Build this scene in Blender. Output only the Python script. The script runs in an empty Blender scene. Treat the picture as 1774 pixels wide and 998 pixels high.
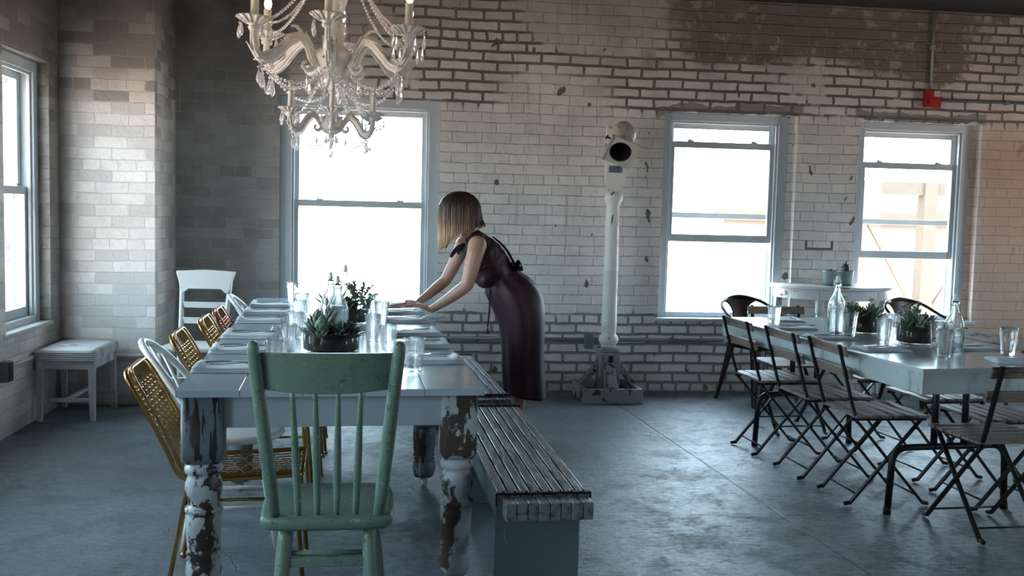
import bpy, bmesh, math, random
from mathutils import Vector, Matrix, Euler

# ------------------------------------------------------------------ camera, world, exposure
scene = bpy.context.scene
C = scene.collection
R = math.radians

YAW, PITCH, ROLL, CAM_H = R(6.951), R(4.414), R(1.430), 1.40
cam_data = bpy.data.cameras.new('camera')
cam_data.sensor_width = 36.0
cam_data.lens = 1725.0 / 1774.0 * 36.0
cam_data.clip_start = 0.05
cam_data.clip_end = 400
cam = bpy.data.objects.new('camera', cam_data)
C.objects.link(cam)
_f0 = Vector((math.sin(YAW), math.cos(YAW), 0)); _r0 = Vector((math.cos(YAW), -math.sin(YAW), 0)); _u0 = Vector((0, 0, 1))
_f = _f0 * math.cos(PITCH) - _u0 * math.sin(PITCH)
_u = _u0 * math.cos(PITCH) + _f0 * math.sin(PITCH)
_r = _r0 * math.cos(ROLL) + _u * math.sin(ROLL)
_u = _u * math.cos(ROLL) - _r0 * math.sin(ROLL)
cam.matrix_world = Matrix(((_r.x, _u.x, -_f.x, 0), (_r.y, _u.y, -_f.y, 0), (_r.z, _u.z, -_f.z, CAM_H), (0, 0, 0, 1)))
scene.camera = cam

scene.view_settings.view_transform = 'Standard'
scene.view_settings.look = 'None'
scene.view_settings.gamma = 1.0
scene.view_settings.use_curve_mapping = False
scene.view_settings.exposure = 0.0
scene.cycles.use_denoising = True
scene.cycles.max_bounces = 14
scene.cycles.diffuse_bounces = 5
scene.cycles.transmission_bounces = 14
scene.cycles.transparent_max_bounces = 24
scene.cycles.sample_clamp_indirect = 6.0
scene.cycles.blur_glossy = 0.6

SKY = 22.0
world = bpy.data.worlds.new('overcast_sky')
scene.world = world
world.use_nodes = True
wt = world.node_tree
wt.nodes.clear()
_tc = wt.nodes.new('ShaderNodeTexCoord'); _sx = wt.nodes.new('ShaderNodeSeparateXYZ')
_rp = wt.nodes.new('ShaderNodeValToRGB'); _bg = wt.nodes.new('ShaderNodeBackground'); _wo = wt.nodes.new('ShaderNodeOutputWorld')
_mr = wt.nodes.new('ShaderNodeMapRange')
wt.links.new(_tc.outputs['Generated'], _sx.inputs[0])
wt.links.new(_sx.outputs['Z'], _mr.inputs['Value'])
_mr.inputs['From Min'].default_value = -1; _mr.inputs['From Max'].default_value = 1
wt.links.new(_mr.outputs[0], _rp.inputs[0])
_rp.color_ramp.elements[0].position = 0.42; _rp.color_ramp.elements[0].color = (0.62, 0.47, 0.38, 1)
_rp.color_ramp.elements[1].position = 0.56; _rp.color_ramp.elements[1].color = (0.62, 0.83, 1.0, 1)
wt.links.new(_rp.outputs[0], _bg.inputs['Color'])
_bg.inputs['Strength'].default_value = SKY
wt.links.new(_bg.outputs[0], _wo.inputs['Surface'])

# room measures
XL, XR, YB, YF, ZC = -2.23, 7.0, 7.60, -3.4, 3.07
# (axis, a0, a1, z0, z1): openings of every wall
OPEN_BACK = [(-0.836, 0.352, 0.59, 2.216), (2.085, 3.164, 0.59, 2.20), (3.68, 4.716, 0.59, 2.185)]
OPEN_LEFT = [(6.09, 6.87, 0.60, 2.28), (3.6, 4.8, 0.60, 2.28), (0.9, 2.1, 0.60, 2.28), (-1.8, -0.6, 0.60, 2.28)]  # only the first is in view; the others are added to light the foreground
OPEN_RIGHT_ADDED = [(5.2, 6.3, 0.60, 2.2), (0.6, 1.8, 0.60, 2.2)]  # both out of view, added to light the foreground

def portal(loc, direction, sx, sy):
    l = bpy.data.lights.new('window_portal', 'AREA')
    l.shape = 'RECTANGLE'; l.size = sx; l.size_y = sy
    l.cycles.is_portal = True
    o = bpy.data.objects.new('window_portal', l); C.objects.link(o)
    o.location = loc
    o.rotation_euler = Vector(direction).to_track_quat('-Z', 'Y').to_euler()
for a0, a1, z0, z1 in OPEN_BACK:
    portal(((a0 + a1) / 2, YB + .32, (z0 + z1) / 2), (0, -1, 0), a1 - a0, z1 - z0)
for a0, a1, z0, z1 in OPEN_LEFT:
    portal((XL - .32, (a0 + a1) / 2, (z0 + z1) / 2), (1, 0, 0), a1 - a0, z1 - z0)
for a0, a1, z0, z1 in OPEN_RIGHT_ADDED:
    portal((XR + .32, (a0 + a1) / 2, (z0 + z1) / 2), (-1, 0, 0), a1 - a0, z1 - z0)

# ------------------------------------------------------------------ mesh helpers
def frame_of(t):
    t = t.normalized()
    a = Vector((0, 0, 1)) if abs(t.z) < .9 else Vector((1, 0, 0))
    u = t.cross(a).normalized()
    return u, t.cross(u).normalized()

def catmull(pts, n=6, closed=False):
    P = [Vector(p) for p in pts]; out = []
    m = len(P); segs = m if closed else m - 1
    for i in range(segs):
        if closed:
            p0, p1, p2, p3 = P[(i - 1) % m], P[i], P[(i + 1) % m], P[(i + 2) % m]
        else:
            p0, p1, p2, p3 = P[max(i - 1, 0)], P[i], P[i + 1], P[min(i + 2, m - 1)]
        for k in range(n):
            t = k / n
            out.append(.5 * ((2 * p1) + (-p0 + p2) * t + (2 * p0 - 5 * p1 + 4 * p2 - p3) * t * t + (-p0 + 3 * p1 - 3 * p2 + p3) * t ** 3))
    if not closed: out.append(P[-1])
    return out

def lerp(a, b, t): return a + (b - a) * t

class MB:
    def __init__(s): s.v = []; s.f = []; s.sm = []
    def add(s, vs, fs, smooth=False, M=None):
        o = len(s.v)
        for p in vs:
            p = Vector(p)
            s.v.append(tuple(M @ p) if M is not None else tuple(p))
        for f in fs:
            s.f.append([i + o for i in f]); s.sm.append(smooth)
        return s
    def box(s, cx, cy, cz, sx, sy, sz, M=None):
        x, y, z = sx / 2, sy / 2, sz / 2
        vs = [(cx + a * x, cy + b * y, cz + c * z) for a in (-1, 1) for b in (-1, 1) for c in (-1, 1)]
        return s.add(vs, [(0, 1, 3, 2), (4, 6, 7, 5), (0, 4, 5, 1), (2, 3, 7, 6), (0, 2, 6, 4), (1, 5, 7, 3)], False, M)
    def span(s, x0, x1, y0, y1, z0, z1, M=None):
        return s.box((x0 + x1) / 2, (y0 + y1) / 2, (z0 + z1) / 2, x1 - x0, y1 - y0, z1 - z0, M)
    def bar(s, p0, p1, w, h, up=(0, 0, 1), w1=None, h1=None):
        p0, p1 = Vector(p0), Vector(p1); t = (p1 - p0).normalized(); up = Vector(up)
        if abs(t.dot(up)) > .98: up = Vector((0, 1, 0))
        u = t.cross(up).normalized(); n = u.cross(t).normalized()
        w1 = w if w1 is None else w1; h1 = h if h1 is None else h1
        vs = []
        for p, ww, hh in ((p0, w, h), (p1, w1, h1)):
            for a, b in ((-1, -1), (1, -1), (1, 1), (-1, 1)): vs.append(p + u * a * ww / 2 + n * b * hh / 2)
        return s.add(vs, [(0, 3, 2, 1), (4, 5, 6, 7), (0, 1, 5, 4), (1, 2, 6, 5), (2, 3, 7, 6), (3, 0, 4, 7)])
    def loft(s, rings, cap=True, smooth=True, closed=False):
        n = len(rings[0]); vs = [p for r in rings for p in r]; fs = []; m = len(rings)
        for i in range(m if closed else m - 1):
            j = (i + 1) % m
            for k in range(n): fs.append((i * n + k, i * n + (k + 1) % n, j * n + (k + 1) % n, j * n + k))
        s.add(vs, fs, smooth)
        if cap and not closed:
            o = len(s.v) - len(vs)
            s.f.append([o + k for k in reversed(range(n))]); s.sm.append(False)
            s.f.append([o + (m - 1) * n + k for k in range(n)]); s.sm.append(False)
        return s
    def tube(s, pts, r, n=8, closed=False, cap=True, flat=1.0):
        P = [Vector(p) for p in pts]; m = len(P)
        rr = [r] * m if not isinstance(r, (list, tuple)) else list(r)
        rings = []; u = None
        for i in range(m):
            if closed: t = P[(i + 1) % m] - P[i - 1]
            else: t = P[min(i + 1, m - 1)] - P[max(i - 1, 0)]
            if t.length < 1e-9: t = Vector((0, 0, 1))
            t.normalize()
            if u is None: u, w = frame_of(t)
            else:
                u = u - t * u.dot(t)
                if u.length < 1e-6: u, w = frame_of(t)
                u.normalize()
            w = t.cross(u)
            rings.append([P[i] + (u * math.cos(2 * math.pi * k / n) + w * math.sin(2 * math.pi * k / n) * flat) * rr[i] for k in range(n)])
        return s.loft(rings, cap, True, closed)
    def lathe(s, prof, n=20, c=(0, 0, 0), M=None, smooth=True, cap=True):
        c = Vector(c); rings = []
        for r, z in prof:
            rings.append([c + Vector((max(r, 1e-4) * math.cos(2 * math.pi * k / n), max(r, 1e-4) * math.sin(2 * math.pi * k / n), z)) for k in range(n)])
        if M is not None: rings = [[M @ p for p in r] for r in rings]
        # orient outward
        return s.loft(rings, cap, smooth)
    def ell(s, c, rad, nu=14, nv=8, M=None):
        c = Vector(c); rx, ry, rz = rad if not isinstance(rad, (int, float)) else (rad,) * 3
        rings = []
        for i in range(nv + 1):
            th = math.pi * (i / nv); q = max(math.sin(th), 1e-3)
            ring = []
            for k in range(nu):
                a = 2 * math.pi * k / nu
                p = Vector((rx * q * math.cos(a), ry * q * math.sin(a), -rz * math.cos(th)))
                if M is not None: p = M @ p
                ring.append(c + p)
            rings.append(ring)
        return s.loft(rings, True, True)
    def prism(s, outline, ext, smooth=False):
        ext = Vector(ext); P = [Vector(p) for p in outline]; n = len(P)
        vs = P + [p + ext for p in P]
        fs = [(i, (i + 1) % n, n + (i + 1) % n, n + i) for i in range(n)]
        s.add(vs, fs, smooth)
        o = len(s.v) - 2 * n
        s.f.append([o + i for i in reversed(range(n))]); s.sm.append(False)
        s.f.append([o + n + i for i in range(n)]); s.sm.append(False)
        return s
    def mesh(s, name):
        me = bpy.data.meshes.new(name)
        me.from_pydata(s.v, [], s.f)
        me.polygons.foreach_set('use_smooth', s.sm)
        bm = bmesh.new(); bm.from_mesh(me)
        bmesh.ops.recalc_face_normals(bm, faces=bm.faces)
        bm.to_mesh(me); bm.free()
        me.update()
        return me
    def build(s, name, mat, parent=None, bevel=0.0, label=None, loc=None, seg=2):
        me = s.mesh(name)
        if mat: me.materials.append(mat)
        o = bpy.data.objects.new(name, me); C.objects.link(o)
        if parent is not None: o.parent = parent
        if loc is not None: o.location = loc
        if bevel:
            b = o.modifiers.new('edge', 'BEVEL'); b.width = bevel; b.segments = seg; b.limit_method = 'ANGLE'; b.angle_limit = R(40)
        if label: o['label'] = label
        return o

def tag(o, label=None, cat=None, group=None, kind=None):
    if label: o['label'] = label
    if cat: o['category'] = cat
    if group: o['group'] = group
    if kind: o['kind'] = kind
    return o

def thing(name, label, cat, loc=(0, 0, 0), rz=0.0, group=None, kind=None):
    o = bpy.data.objects.new(name, None); C.objects.link(o)
    o.empty_display_size = .1
    o.location = loc; o.rotation_euler = (0, 0, rz)
    return tag(o, label, cat, group, kind)

def copy_tree(o, parent=None):
    c = o.copy(); C.objects.link(c)
    if parent is not None: c.parent = parent
    for ch in list(o.children): copy_tree(ch, c)
    return c

def dup(o, loc, rz, label):
    c = copy_tree(o); c.location = loc; c.rotation_euler = (0, 0, rz); c['label'] = label
    return c

# ------------------------------------------------------------------ material helpers
class G:
    def __init__(s, name):
        s.m = bpy.data.materials.new(name); s.m.use_nodes = True
        s.t = s.m.node_tree; s.t.nodes.clear()
        s.out = s.n('ShaderNodeOutputMaterial')
    def n(s, typ, ins=None, **props):
        nd = s.t.nodes.new(typ)
        for k, v in props.items(): setattr(nd, k, v)
        for k, v in (ins or {}).items(): s.put(nd.inputs[k], v)
        return nd
    def put(s, sock, v):
        if isinstance(v, bpy.types.NodeSocket): s.t.links.new(v, sock)
        elif isinstance(v, bpy.types.Node): s.t.links.new(v.outputs[0], sock)
        else:
            if sock.type == 'RGBA' and len(v) == 3: v = tuple(v) + (1,)
            sock.default_value = v
    def math(s, op, a, b=0.0, c=None, clamp=False):
        nd = s.n('ShaderNodeMath', operation=op, use_clamp=clamp)
        s.put(nd.inputs[0], a); s.put(nd.inputs[1], b)
        if c is not None: s.put(nd.inputs[2], c)
        return nd.outputs[0]
    def mix(s, fac, a, b, blend='MIX'):
        nd = s.n('ShaderNodeMix', data_type='RGBA', blend_type=blend)
        s.put(nd.inputs[0], fac); s.put(nd.inputs[6], a); s.put(nd.inputs[7], b)
        return nd.outputs[2]
    def step(s, v, lo, hi, a=0.0, b=1.0):
        nd = s.n('ShaderNodeMapRange', interpolation_type='SMOOTHSTEP')
        s.put(nd.inputs['Value'], v); s.put(nd.inputs['From Min'], lo); s.put(nd.inputs['From Max'], hi)
        s.put(nd.inputs['To Min'], a); s.put(nd.inputs['To Max'], b)
        return nd.outputs[0]
    def noise(s, vec, scale, detail=4.0, rough=.55, dist=0.0):
        nd = s.n('ShaderNodeTexNoise', {'Scale': scale, 'Detail': detail, 'Roughness': rough, 'Distortion': dist})
        if vec is not None: s.put(nd.inputs['Vector'], vec)
        return nd.outputs['Fac']
    def mapping(s, vec, scale=(1, 1, 1), loc=(0, 0, 0), rot=(0, 0, 0)):
        nd = s.n('ShaderNodeMapping'); s.put(nd.inputs['Vector'], vec)
        nd.inputs['Scale'].default_value = scale; nd.inputs['Location'].default_value = loc; nd.inputs['Rotation'].default_value = rot
        return nd.outputs[0]
    def obj(s): return s.n('ShaderNodeTexCoord').outputs['Object']
    def pos(s): return s.n('ShaderNodeNewGeometry').outputs['Position']
    def bump(s, h, strength=.3, dist=.01):
        return s.n('ShaderNodeBump', {'Height': h, 'Strength': strength, 'Distance': dist}).outputs[0]
    def done(s, color, rough=.5, metal=0.0, normal=None, **extra):
        b = s.n('ShaderNodeBsdfPrincipled')
        s.put(b.inputs['Base Color'], color); s.put(b.inputs['Roughness'], rough); s.put(b.inputs['Metallic'], metal)
        if normal is not None: s.put(b.inputs['Normal'], normal)
        for k, v in extra.items(): s.put(b.inputs[k.replace('_', ' ')], v)
        s.t.links.new(b.outputs[0], s.out.inputs['Surface'])
        return s.m

def plain(name, col, rough=.5, metal=0.0, var=.12, scale=20.0, bump=0.0, **extra):
    g = G(name); v = g.obj(); nz = g.noise(v, scale)
    c = g.mix(nz, tuple(x * (1 - var) for x in col), tuple(min(1, x * (1 + var)) for x in col))
    return g.done(c, rough, metal, g.bump(nz, bump, .004) if bump else None, **extra)

def chipped(name, paint, under, amount=.42, scale=9.0, stretch=(1, 1, .35), rough=.45, paint2=None, edge=.02, low=None):
    """Old paint that has flaked off in patches; low = (z0, z1) flakes more towards the floor."""
    g = G(name); v = g.obj()
    mv = g.mapping(v, stretch)
    n1 = g.noise(mv, scale, 6, .65, .3); n2 = g.noise(v, scale * 4, 3)
    base = g.mix(n2, paint, paint2 or tuple(x * .8 for x in paint))
    th = amount
    mask = g.step(n1, th - edge, th + edge)          # 1 = paint stays
    wood = g.mix(g.noise(g.mapping(v, (3, 3, .4)), 22), under, tuple(x * .45 for x in under))
    col = g.mix(mask, wood, base)
    rg = g.step(mask, 0, 1, .75, rough)
    return g.done(col, rg, 0, g.bump(g.math('ADD', mask, g.math('MULTIPLY', n2, .25)), .5, .002))
# ------------------------------------------------------------------ materials of the room
def brick_material():
    g = G('painted_brick')
    geo = g.n('ShaderNodeNewGeometry'); P = geo.outputs['Position']
    sp = g.n('ShaderNodeSeparateXYZ', {0: P}); sn = g.n('ShaderNodeSeparateXYZ', {0: geo.outputs['True Normal']})
    side = g.math('GREATER_THAN', g.math('ABSOLUTE', sn.outputs[0]), .5)
    u = g.n('ShaderNodeMix', data_type='FLOAT'); g.put(u.inputs[0], side); g.put(u.inputs[2], sp.outputs[0]); g.put(u.inputs[3], sp.outputs[1])
    X, Z = sp.outputs[0], sp.outputs[2]
    def wob(scale, amp, off):
        return g.math('MULTIPLY', g.math('SUBTRACT', g.noise(g.mapping(P, (1, 1, 1), off), scale, 3), .5), amp)
    w1 = g.math('ADD', wob(4.0, .050, (0, 0, 0)), wob(26.0, .011, (3, 1, 2)))
    w2 = g.math('ADD', wob(2.5, .026, (7, 3, 5)), wob(24.0, .010, (1, 9, 4)))
    uv = g.n('ShaderNodeCombineXYZ', {0: g.math('ADD', u.outputs[0], w1), 1: g.math('ADD', Z, w2)}).outputs[0]
    def brick(mortar, smooth):
        return g.n('ShaderNodeTexBrick', {'Vector': uv, 'Scale': 1.0, 'Mortar Size': mortar, 'Mortar Smooth': smooth, 'Bias': 0.0, 'Brick Width': .222, 'Row Height': .0765,
                                          'Color1': (0, 0, 0, 1), 'Color2': (1, 1, 1, 1), 'Mortar': (.5, .5, .5, 1)}, offset=.5, squash=.52, squash_frequency=7)
    thin = brick(.0034, .4); wide = brick(.0120, .45)
    rnd = g.n('ShaderNodeSeparateColor', {0: thin.outputs['Color']}).outputs[0]
    big = g.noise(P, .9, 4, .55); mid = g.noise(P, 3.2, 5, .6); fine = g.noise(P, 60, 5, .65); med = g.noise(P, 14, 4, .6)
    # paint
    white = g.mix(rnd, (.86, .815, .765), (.73, .695, .655))
    white = g.mix(g.math('MULTIPLY', g.step(mid, .42, .75), .7), white, (.60, .575, .545))
    white = g.mix(g.math('MULTIPLY', g.step(med, .5, .8), .35), white, (.50, .47, .44))
    white = g.mix(g.math('MULTIPLY', g.step(fine, .56, .72), .35), white, (.46, .44, .41))
    # runs of dirty water below the middle of the wall
    run = g.math('MULTIPLY', g.step(g.noise(g.mapping(P, (6, 6, .35)), 4, 4), .56, .70), g.step(X, .5, .8))
    run = g.math('MULTIPLY', run, g.math('MULTIPLY', g.step(X, 1.9, 1.3), g.step(Z, 1.0, 1.5)))
    white = g.mix(g.math('MULTIPLY', run, .45), white, (.40, .345, .29))
    # grey wall left of the first window: mostly shade put into the colour
    grey_shade = g.math('MULTIPLY', g.step(X, -1.60, -1.575, 0, 1), g.step(X, -.80, -.74, 1, 0))
    white = g.mix(g.math('MULTIPLY', grey_shade, .85), white, g.mix(g.step(g.math('ADD', mid, g.math('MULTIPLY', rnd, .25)), .35, .85), (.17, .175, .17), (.36, .37, .36)))
    # bare brownish mortar: the low band right of the first window and ragged fields higher up
    zz = g.math('ADD', Z, g.math('MULTIPLY', g.math('SUBTRACT', mid, .5), .22))
    low = g.math('MULTIPLY', g.step(zz, .60, .64, 1, 0), g.step(X, .3, .45))
    low = g.math('MULTIPLY', low, g.step(g.math('ADD', X, mid), 3.6, 3.9, 1, 0))
    upr = g.math('MULTIPLY', g.step(zz, 2.16, 2.22), g.step(g.math('ADD', X, mid), .1, .5))
    clean = g.math('MULTIPLY', g.step(g.math('ADD', X, mid), 1.45, 1.6), g.step(g.math('ADD', X, big), 2.75, 2.55))
    clean = g.math('MULTIPLY', clean, g.step(zz, 2.58, 2.66))
    upr = g.math('MULTIPLY', upr, g.math('SUBTRACT', 1.0, clean))
    mids = g.math('MULTIPLY', g.step(zz, 2.50, 2.40), g.math('MULTIPLY', g.step(X, .7, .9), g.step(X, 1.75, 1.55)))
    upr = g.math('MULTIPLY', upr, g.math('SUBTRACT', 1.0, mids))
    bare = g.math('MAXIMUM', low, g.math('MULTIPLY', upr, g.step(g.noise(P, 2.2, 4), .36, .42)), clamp=True)
    mort = g.mix(g.step(Z, .5, 1.4), g.mix(fine, (.19, .20, .20), (.29, .295, .29)), g.mix(fine, (.135, .105, .085), (.23, .185, .155)))
    painted_mortar = g.mix(g.step(med, .35, .62), g.mix(.35, white, (.34, .31, .28)), (.34, .31, .28))
    # left of the first window the joints are filled and paler than the bricks
    leftp = g.step(X, -.74, -.80)
    painted_mortar = g.mix(leftp, painted_mortar, g.mix(.5, white, (.80, .77, .73)))
    corner = g.step(X, -.80, -1.55)
    white = g.mix(g.math('MULTIPLY', g.math('MULTIPLY', g.step(X, -1.58, -1.60), g.step(rnd, .25, .75)), .55), white, (.50, .475, .45))
    white = g.mix(g.math('MULTIPLY', g.math('MULTIPLY', g.step(X, -1.55, -1.60), g.step(g.math('ADD', Z, rnd), 2.75, 2.95)), .7), white, (.26, .245, .23))
    # holes and dark nicks
    holes = g.noise(g.mapping(P, (1.3, 1.3, 1), (.9, 0, .37)), 6.5, 2, .4)
    nick = g.math('MULTIPLY', g.step(g.math('ADD', holes, g.math('MULTIPLY', g.math('MULTIPLY', g.step(X, 3.2, 3.25), g.step(X, 3.62, 3.55)), g.math('MULTIPLY', g.step(Z, 1.3, 1.4), g.math('MULTIPLY', g.step(Z, 1.9, 1.8), .05)))), .715, .735), g.step(X, .2, .5))
    ax_ = g.math('ABSOLUTE', g.math('SUBTRACT', X, 3.385))
    mark = g.math('MULTIPLY', g.math('MULTIPLY', g.math('LESS_THAN', ax_, .118), g.math('LESS_THAN', g.math('ABSOLUTE', g.math('SUBTRACT', Z, 1.188)), .036)), g.math('MAXIMUM', g.math('GREATER_THAN', ax_, .098), g.math('LESS_THAN', Z, 1.170)))
    nick = g.math('MAXIMUM', nick, mark)
    col = g.mix(g.math('MULTIPLY', thin.outputs['Fac'], .9), white, painted_mortar)
    col = g.mix(g.math('MULTIPLY', bare, wide.outputs['Fac']), col, mort)
    col = g.mix(nick, col, (.16, .135, .115))
    # bare dark brick under the ceiling on the right, upper courses darker everywhere
    zb = g.math('ADD', Z, g.math('MULTIPLY', g.math('SUBTRACT', g.noise(P, 1.7, 4), .5), .75))
    brown = g.math('MULTIPLY', g.step(zb, 2.50, 2.62), g.step(g.math('ADD', X, mid), 2.45, 2.75))
    brown = g.math('MULTIPLY', brown, g.step(g.math('ADD', X, g.math('ADD', mid, g.math('MULTIPLY', Z, -.5))), 3.65, 3.75, 1, 0))
    bb = g.mix(med, (.095, .068, .056), (.29, .235, .205))
    bb = g.mix(g.math('MULTIPLY', rnd, .6), bb, (.10, .075, .062))
    bb = g.mix(g.math('MULTIPLY', g.step(g.noise(P, 8, 5, .65), .54, .62), .8), bb, (.56, .50, .45))
    bb = g.mix(g.math('MULTIPLY', wide.outputs['Fac'], .8), bb, (.31, .26, .22))
    col = g.mix(g.math('MULTIPLY', brown, .92), col, bb)
    upper_dark = g.math('MULTIPLY', g.step(g.math('ADD', Z, g.math('MULTIPLY', mid, .55)), 2.35, 3.35), g.step(big, .25, .55, .6, 1.0))
    col = g.mix(g.math('MULTIPLY', upper_dark, .60), col, (.20, .155, .128))
    left_shade = g.math('MULTIPLY', g.step(zz, 1.95, 2.75), g.step(X, -.9, .2, 1, 0))  # darker upper left wall, mostly shade put into the colour
    col = g.mix(g.math('MULTIPLY', left_shade, .70), col, g.mix(g.step(mid, .35, .65), (.085, .074, .066), (.20, .175, .155)))
    # dark lintel course over the two right windows
    lint = g.math('MULTIPLY', g.step(zz, 2.185, 2.195), g.step(zz, 2.275, 2.265))
    lx = g.math('MAXIMUM', g.math('MULTIPLY', g.step(X, 2.02, 2.05), g.step(X, 3.22, 3.19)), g.math('MULTIPLY', g.step(X, 3.62, 3.65), g.step(X, 4.76, 4.73)))
    col = g.mix(g.math('MULTIPLY', g.math('MULTIPLY', lint, lx), .8), col, g.mix(med, (.10, .10, .098), (.30, .29, .275)))
    warm_glow = g.math('MULTIPLY', g.step(g.math('ADD', X, g.math('MULTIPLY', mid, .2)), 4.62, 4.95), g.step(Z, 2.4, 1.9))  # orange sun glow painted into the brick colour at the right end
    col = g.mix(g.math('MULTIPLY', warm_glow, .85), col, g.mix(mid, (.62, .36, .23), (.47, .29, .195)))
    # darker corner, and black sooty brick jamb of the left window
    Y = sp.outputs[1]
    left_dark = g.math('MULTIPLY', g.step(X, -2.222, -2.234), g.step(g.math('ADD', Y, g.math('MULTIPLY', mid, .25)), 6.90, 7.02))
    left_dark = g.math('MAXIMUM', left_dark, g.math('MULTIPLY', g.math('MULTIPLY', g.step(g.math('ADD', X, g.math('MULTIPLY', mid, .10)), -2.11, -2.19), g.step(Y, 6.5, 6.9)), .85))
    left_dark = g.math('MAXIMUM', left_dark, g.math('MULTIPLY', g.math('MULTIPLY', g.step(X, -2.21, -2.23), g.step(g.math('ADD', Z, g.math('MULTIPLY', mid, .5)), 2.4, 2.8)), .65))
    col = g.mix(g.math('MULTIPLY', left_dark, .85), col, g.mix(med, (.06, .055, .05), (.20, .185, .165)))
    # darker towards the floor
    col = g.mix(g.step(g.math('ADD', Z, g.math('MULTIPLY', mid, .2)), .05, .36, .45, 0), col, (.17, .17, .165))
    gr = g.n('ShaderNodeMix', data_type='FLOAT'); g.put(gr.inputs[0], bare); g.put(gr.inputs[2], thin.outputs['Fac']); g.put(gr.inputs[3], wide.outputs['Fac'])
    h = g.math('ADD', g.math('SUBTRACT', 1.0, gr.outputs[0]), g.math('MULTIPLY', fine, .30))
    h = g.math('ADD', h, g.math('MULTIPLY', med, .55))
    h = g.math('ADD', h, g.math('MULTIPLY', rnd, .35))
    return g.done(col, .62, 0, g.bump(h, 1.0, .012), Specular_IOR_Level=.35)

def floor_material():
    g = G('old_concrete'); P = g.pos()
    sp = g.n('ShaderNodeSeparateXYZ', {0: P})
    big = g.noise(P, .8, 5, .6); mid = g.noise(P, 3.6, 6, .7, .4); fine = g.noise(g.mapping(P, (1, 1.6, 1)), 22, 7, .75); grain = g.noise(P, 120, 3, .7)
    col = g.mix(g.step(big, .3, .7), (.096, .124, .145), (.158, .195, .222))
    col = g.mix(g.math('MULTIPLY', g.step(mid, .46, .64), .70), col, (.075, .090, .100))
    col = g.mix(g.math('MULTIPLY', g.step(fine, .52, .68), .60), col, (.040, .048, .054))
    col = g.mix(g.math('MULTIPLY', g.step(grain, .58, .78), .22), col, (.06, .068, .075))
    col = g.mix(g.math('MULTIPLY', g.step(g.noise(P, 6, 5, .7), .62, .70), .35), col, (.30, .33, .35))
    col = g.mix(g.math('MULTIPLY', g.step(g.noise(g.mapping(P, (1, 1.5, 1)), 60, 4, .7), .61, .66), .7), col, (.028, .033, .038))
    # dark worn spots and pale spills
    col = g.mix(g.math('MULTIPLY', g.step(g.noise(g.mapping(P, (1, 2.2, 1), (4, 2, 0)), 2.6, 5, .7), .60, .66), .7), col, (.055, .062, .068))
    # hairline cracks
    wob = g.n('ShaderNodeVectorMath', {0: P, 1: g.n('ShaderNodeVectorMath', {0: g.n('ShaderNodeTexNoise', {'Vector': P, 'Scale': 3.0, 'Detail': 6}).outputs['Color'], 1: (.5, .5, .5)}, operation='MULTIPLY').outputs[0]}, operation='ADD').outputs[0]
    vor = g.n('ShaderNodeTexVoronoi', {'Vector': wob, 'Scale': .8}, feature='DISTANCE_TO_EDGE').outputs['Distance']
    crack = g.math('MULTIPLY', g.step(vor, .0015, .0045, 1, 0), g.step(g.noise(P, 1.3, 2), .52, .58))
    # saw-cut joints: one runs to the wall, another across
    wv = g.math('MULTIPLY', g.math('SUBTRACT', g.noise(P, 2.5, 4), .5), .03)
    d = g.math('ABSOLUTE', g.math('ADD', g.math('ADD', g.math('MULTIPLY', sp.outputs[0], .9977), g.math('MULTIPLY', sp.outputs[1], .067)), g.math('ADD', wv, -2.135)))
    joint = g.step(d, .003, g.math('ADD', .006, g.math('MULTIPLY', mid, .012)), 1, 0)
    jc = g.math('ABSOLUTE', g.math('ADD', sp.outputs[1], g.math('ADD', wv, -1.55)))
    joint = g.math('MAXIMUM', joint, g.step(jc, .003, .010, 1, 0))
    lines = g.math('MAXIMUM', joint, crack)
    col = g.mix(g.math('MULTIPLY', lines, .85), col, (.035, .04, .045))
    rg = g.math('ADD', .27, g.math('ADD', g.math('MULTIPLY', g.step(fine, .35, .65), .22), g.math('MULTIPLY', g.step(mid, .40, .64), .18)))
    h = g.math('ADD', g.math('MULTIPLY', fine, 1.0), g.math('MULTIPLY', g.math('SUBTRACT', 1.0, lines), .8))
    h = g.math('ADD', h, g.math('MULTIPLY', grain, .15))
    return g.done(col, rg, 0, g.bump(h, .60, .007), Specular_IOR_Level=.6)

M = {}
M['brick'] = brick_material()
M['floor'] = floor_material()
M['ceiling'] = plain('dark_ceiling', (.020, .018, .017), .9, var=.3, scale=3)
M['plaster'] = plain('dull_plaster', (.42, .41, .40), .8, var=.1, scale=2)
M['trim'] = plain('blue_grey_trim', (.54, .595, .62), .38, var=.10, scale=6)
M['sill'] = chipped('white_sill_paint', (.60, .60, .58), (.30, .28, .25), .33, 12)

def pane_material():
    g = G('window_glass')
    fr = g.n('ShaderNodeLayerWeight', {'Blend': .25}).outputs['Fresnel']
    tr = g.n('ShaderNodeBsdfTransparent', {'Color': (.97, .985, .98, 1)}); gl = g.n('ShaderNodeBsdfGlossy', {'Roughness': .01})
    mx = g.n('ShaderNodeMixShader', {0: g.math('MULTIPLY', fr, .6), 1: tr.outputs[0], 2: gl.outputs[0]})
    g.t.links.new(mx.outputs[0], g.out.inputs['Surface']); return g.m
M['pane'] = pane_material()

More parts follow.
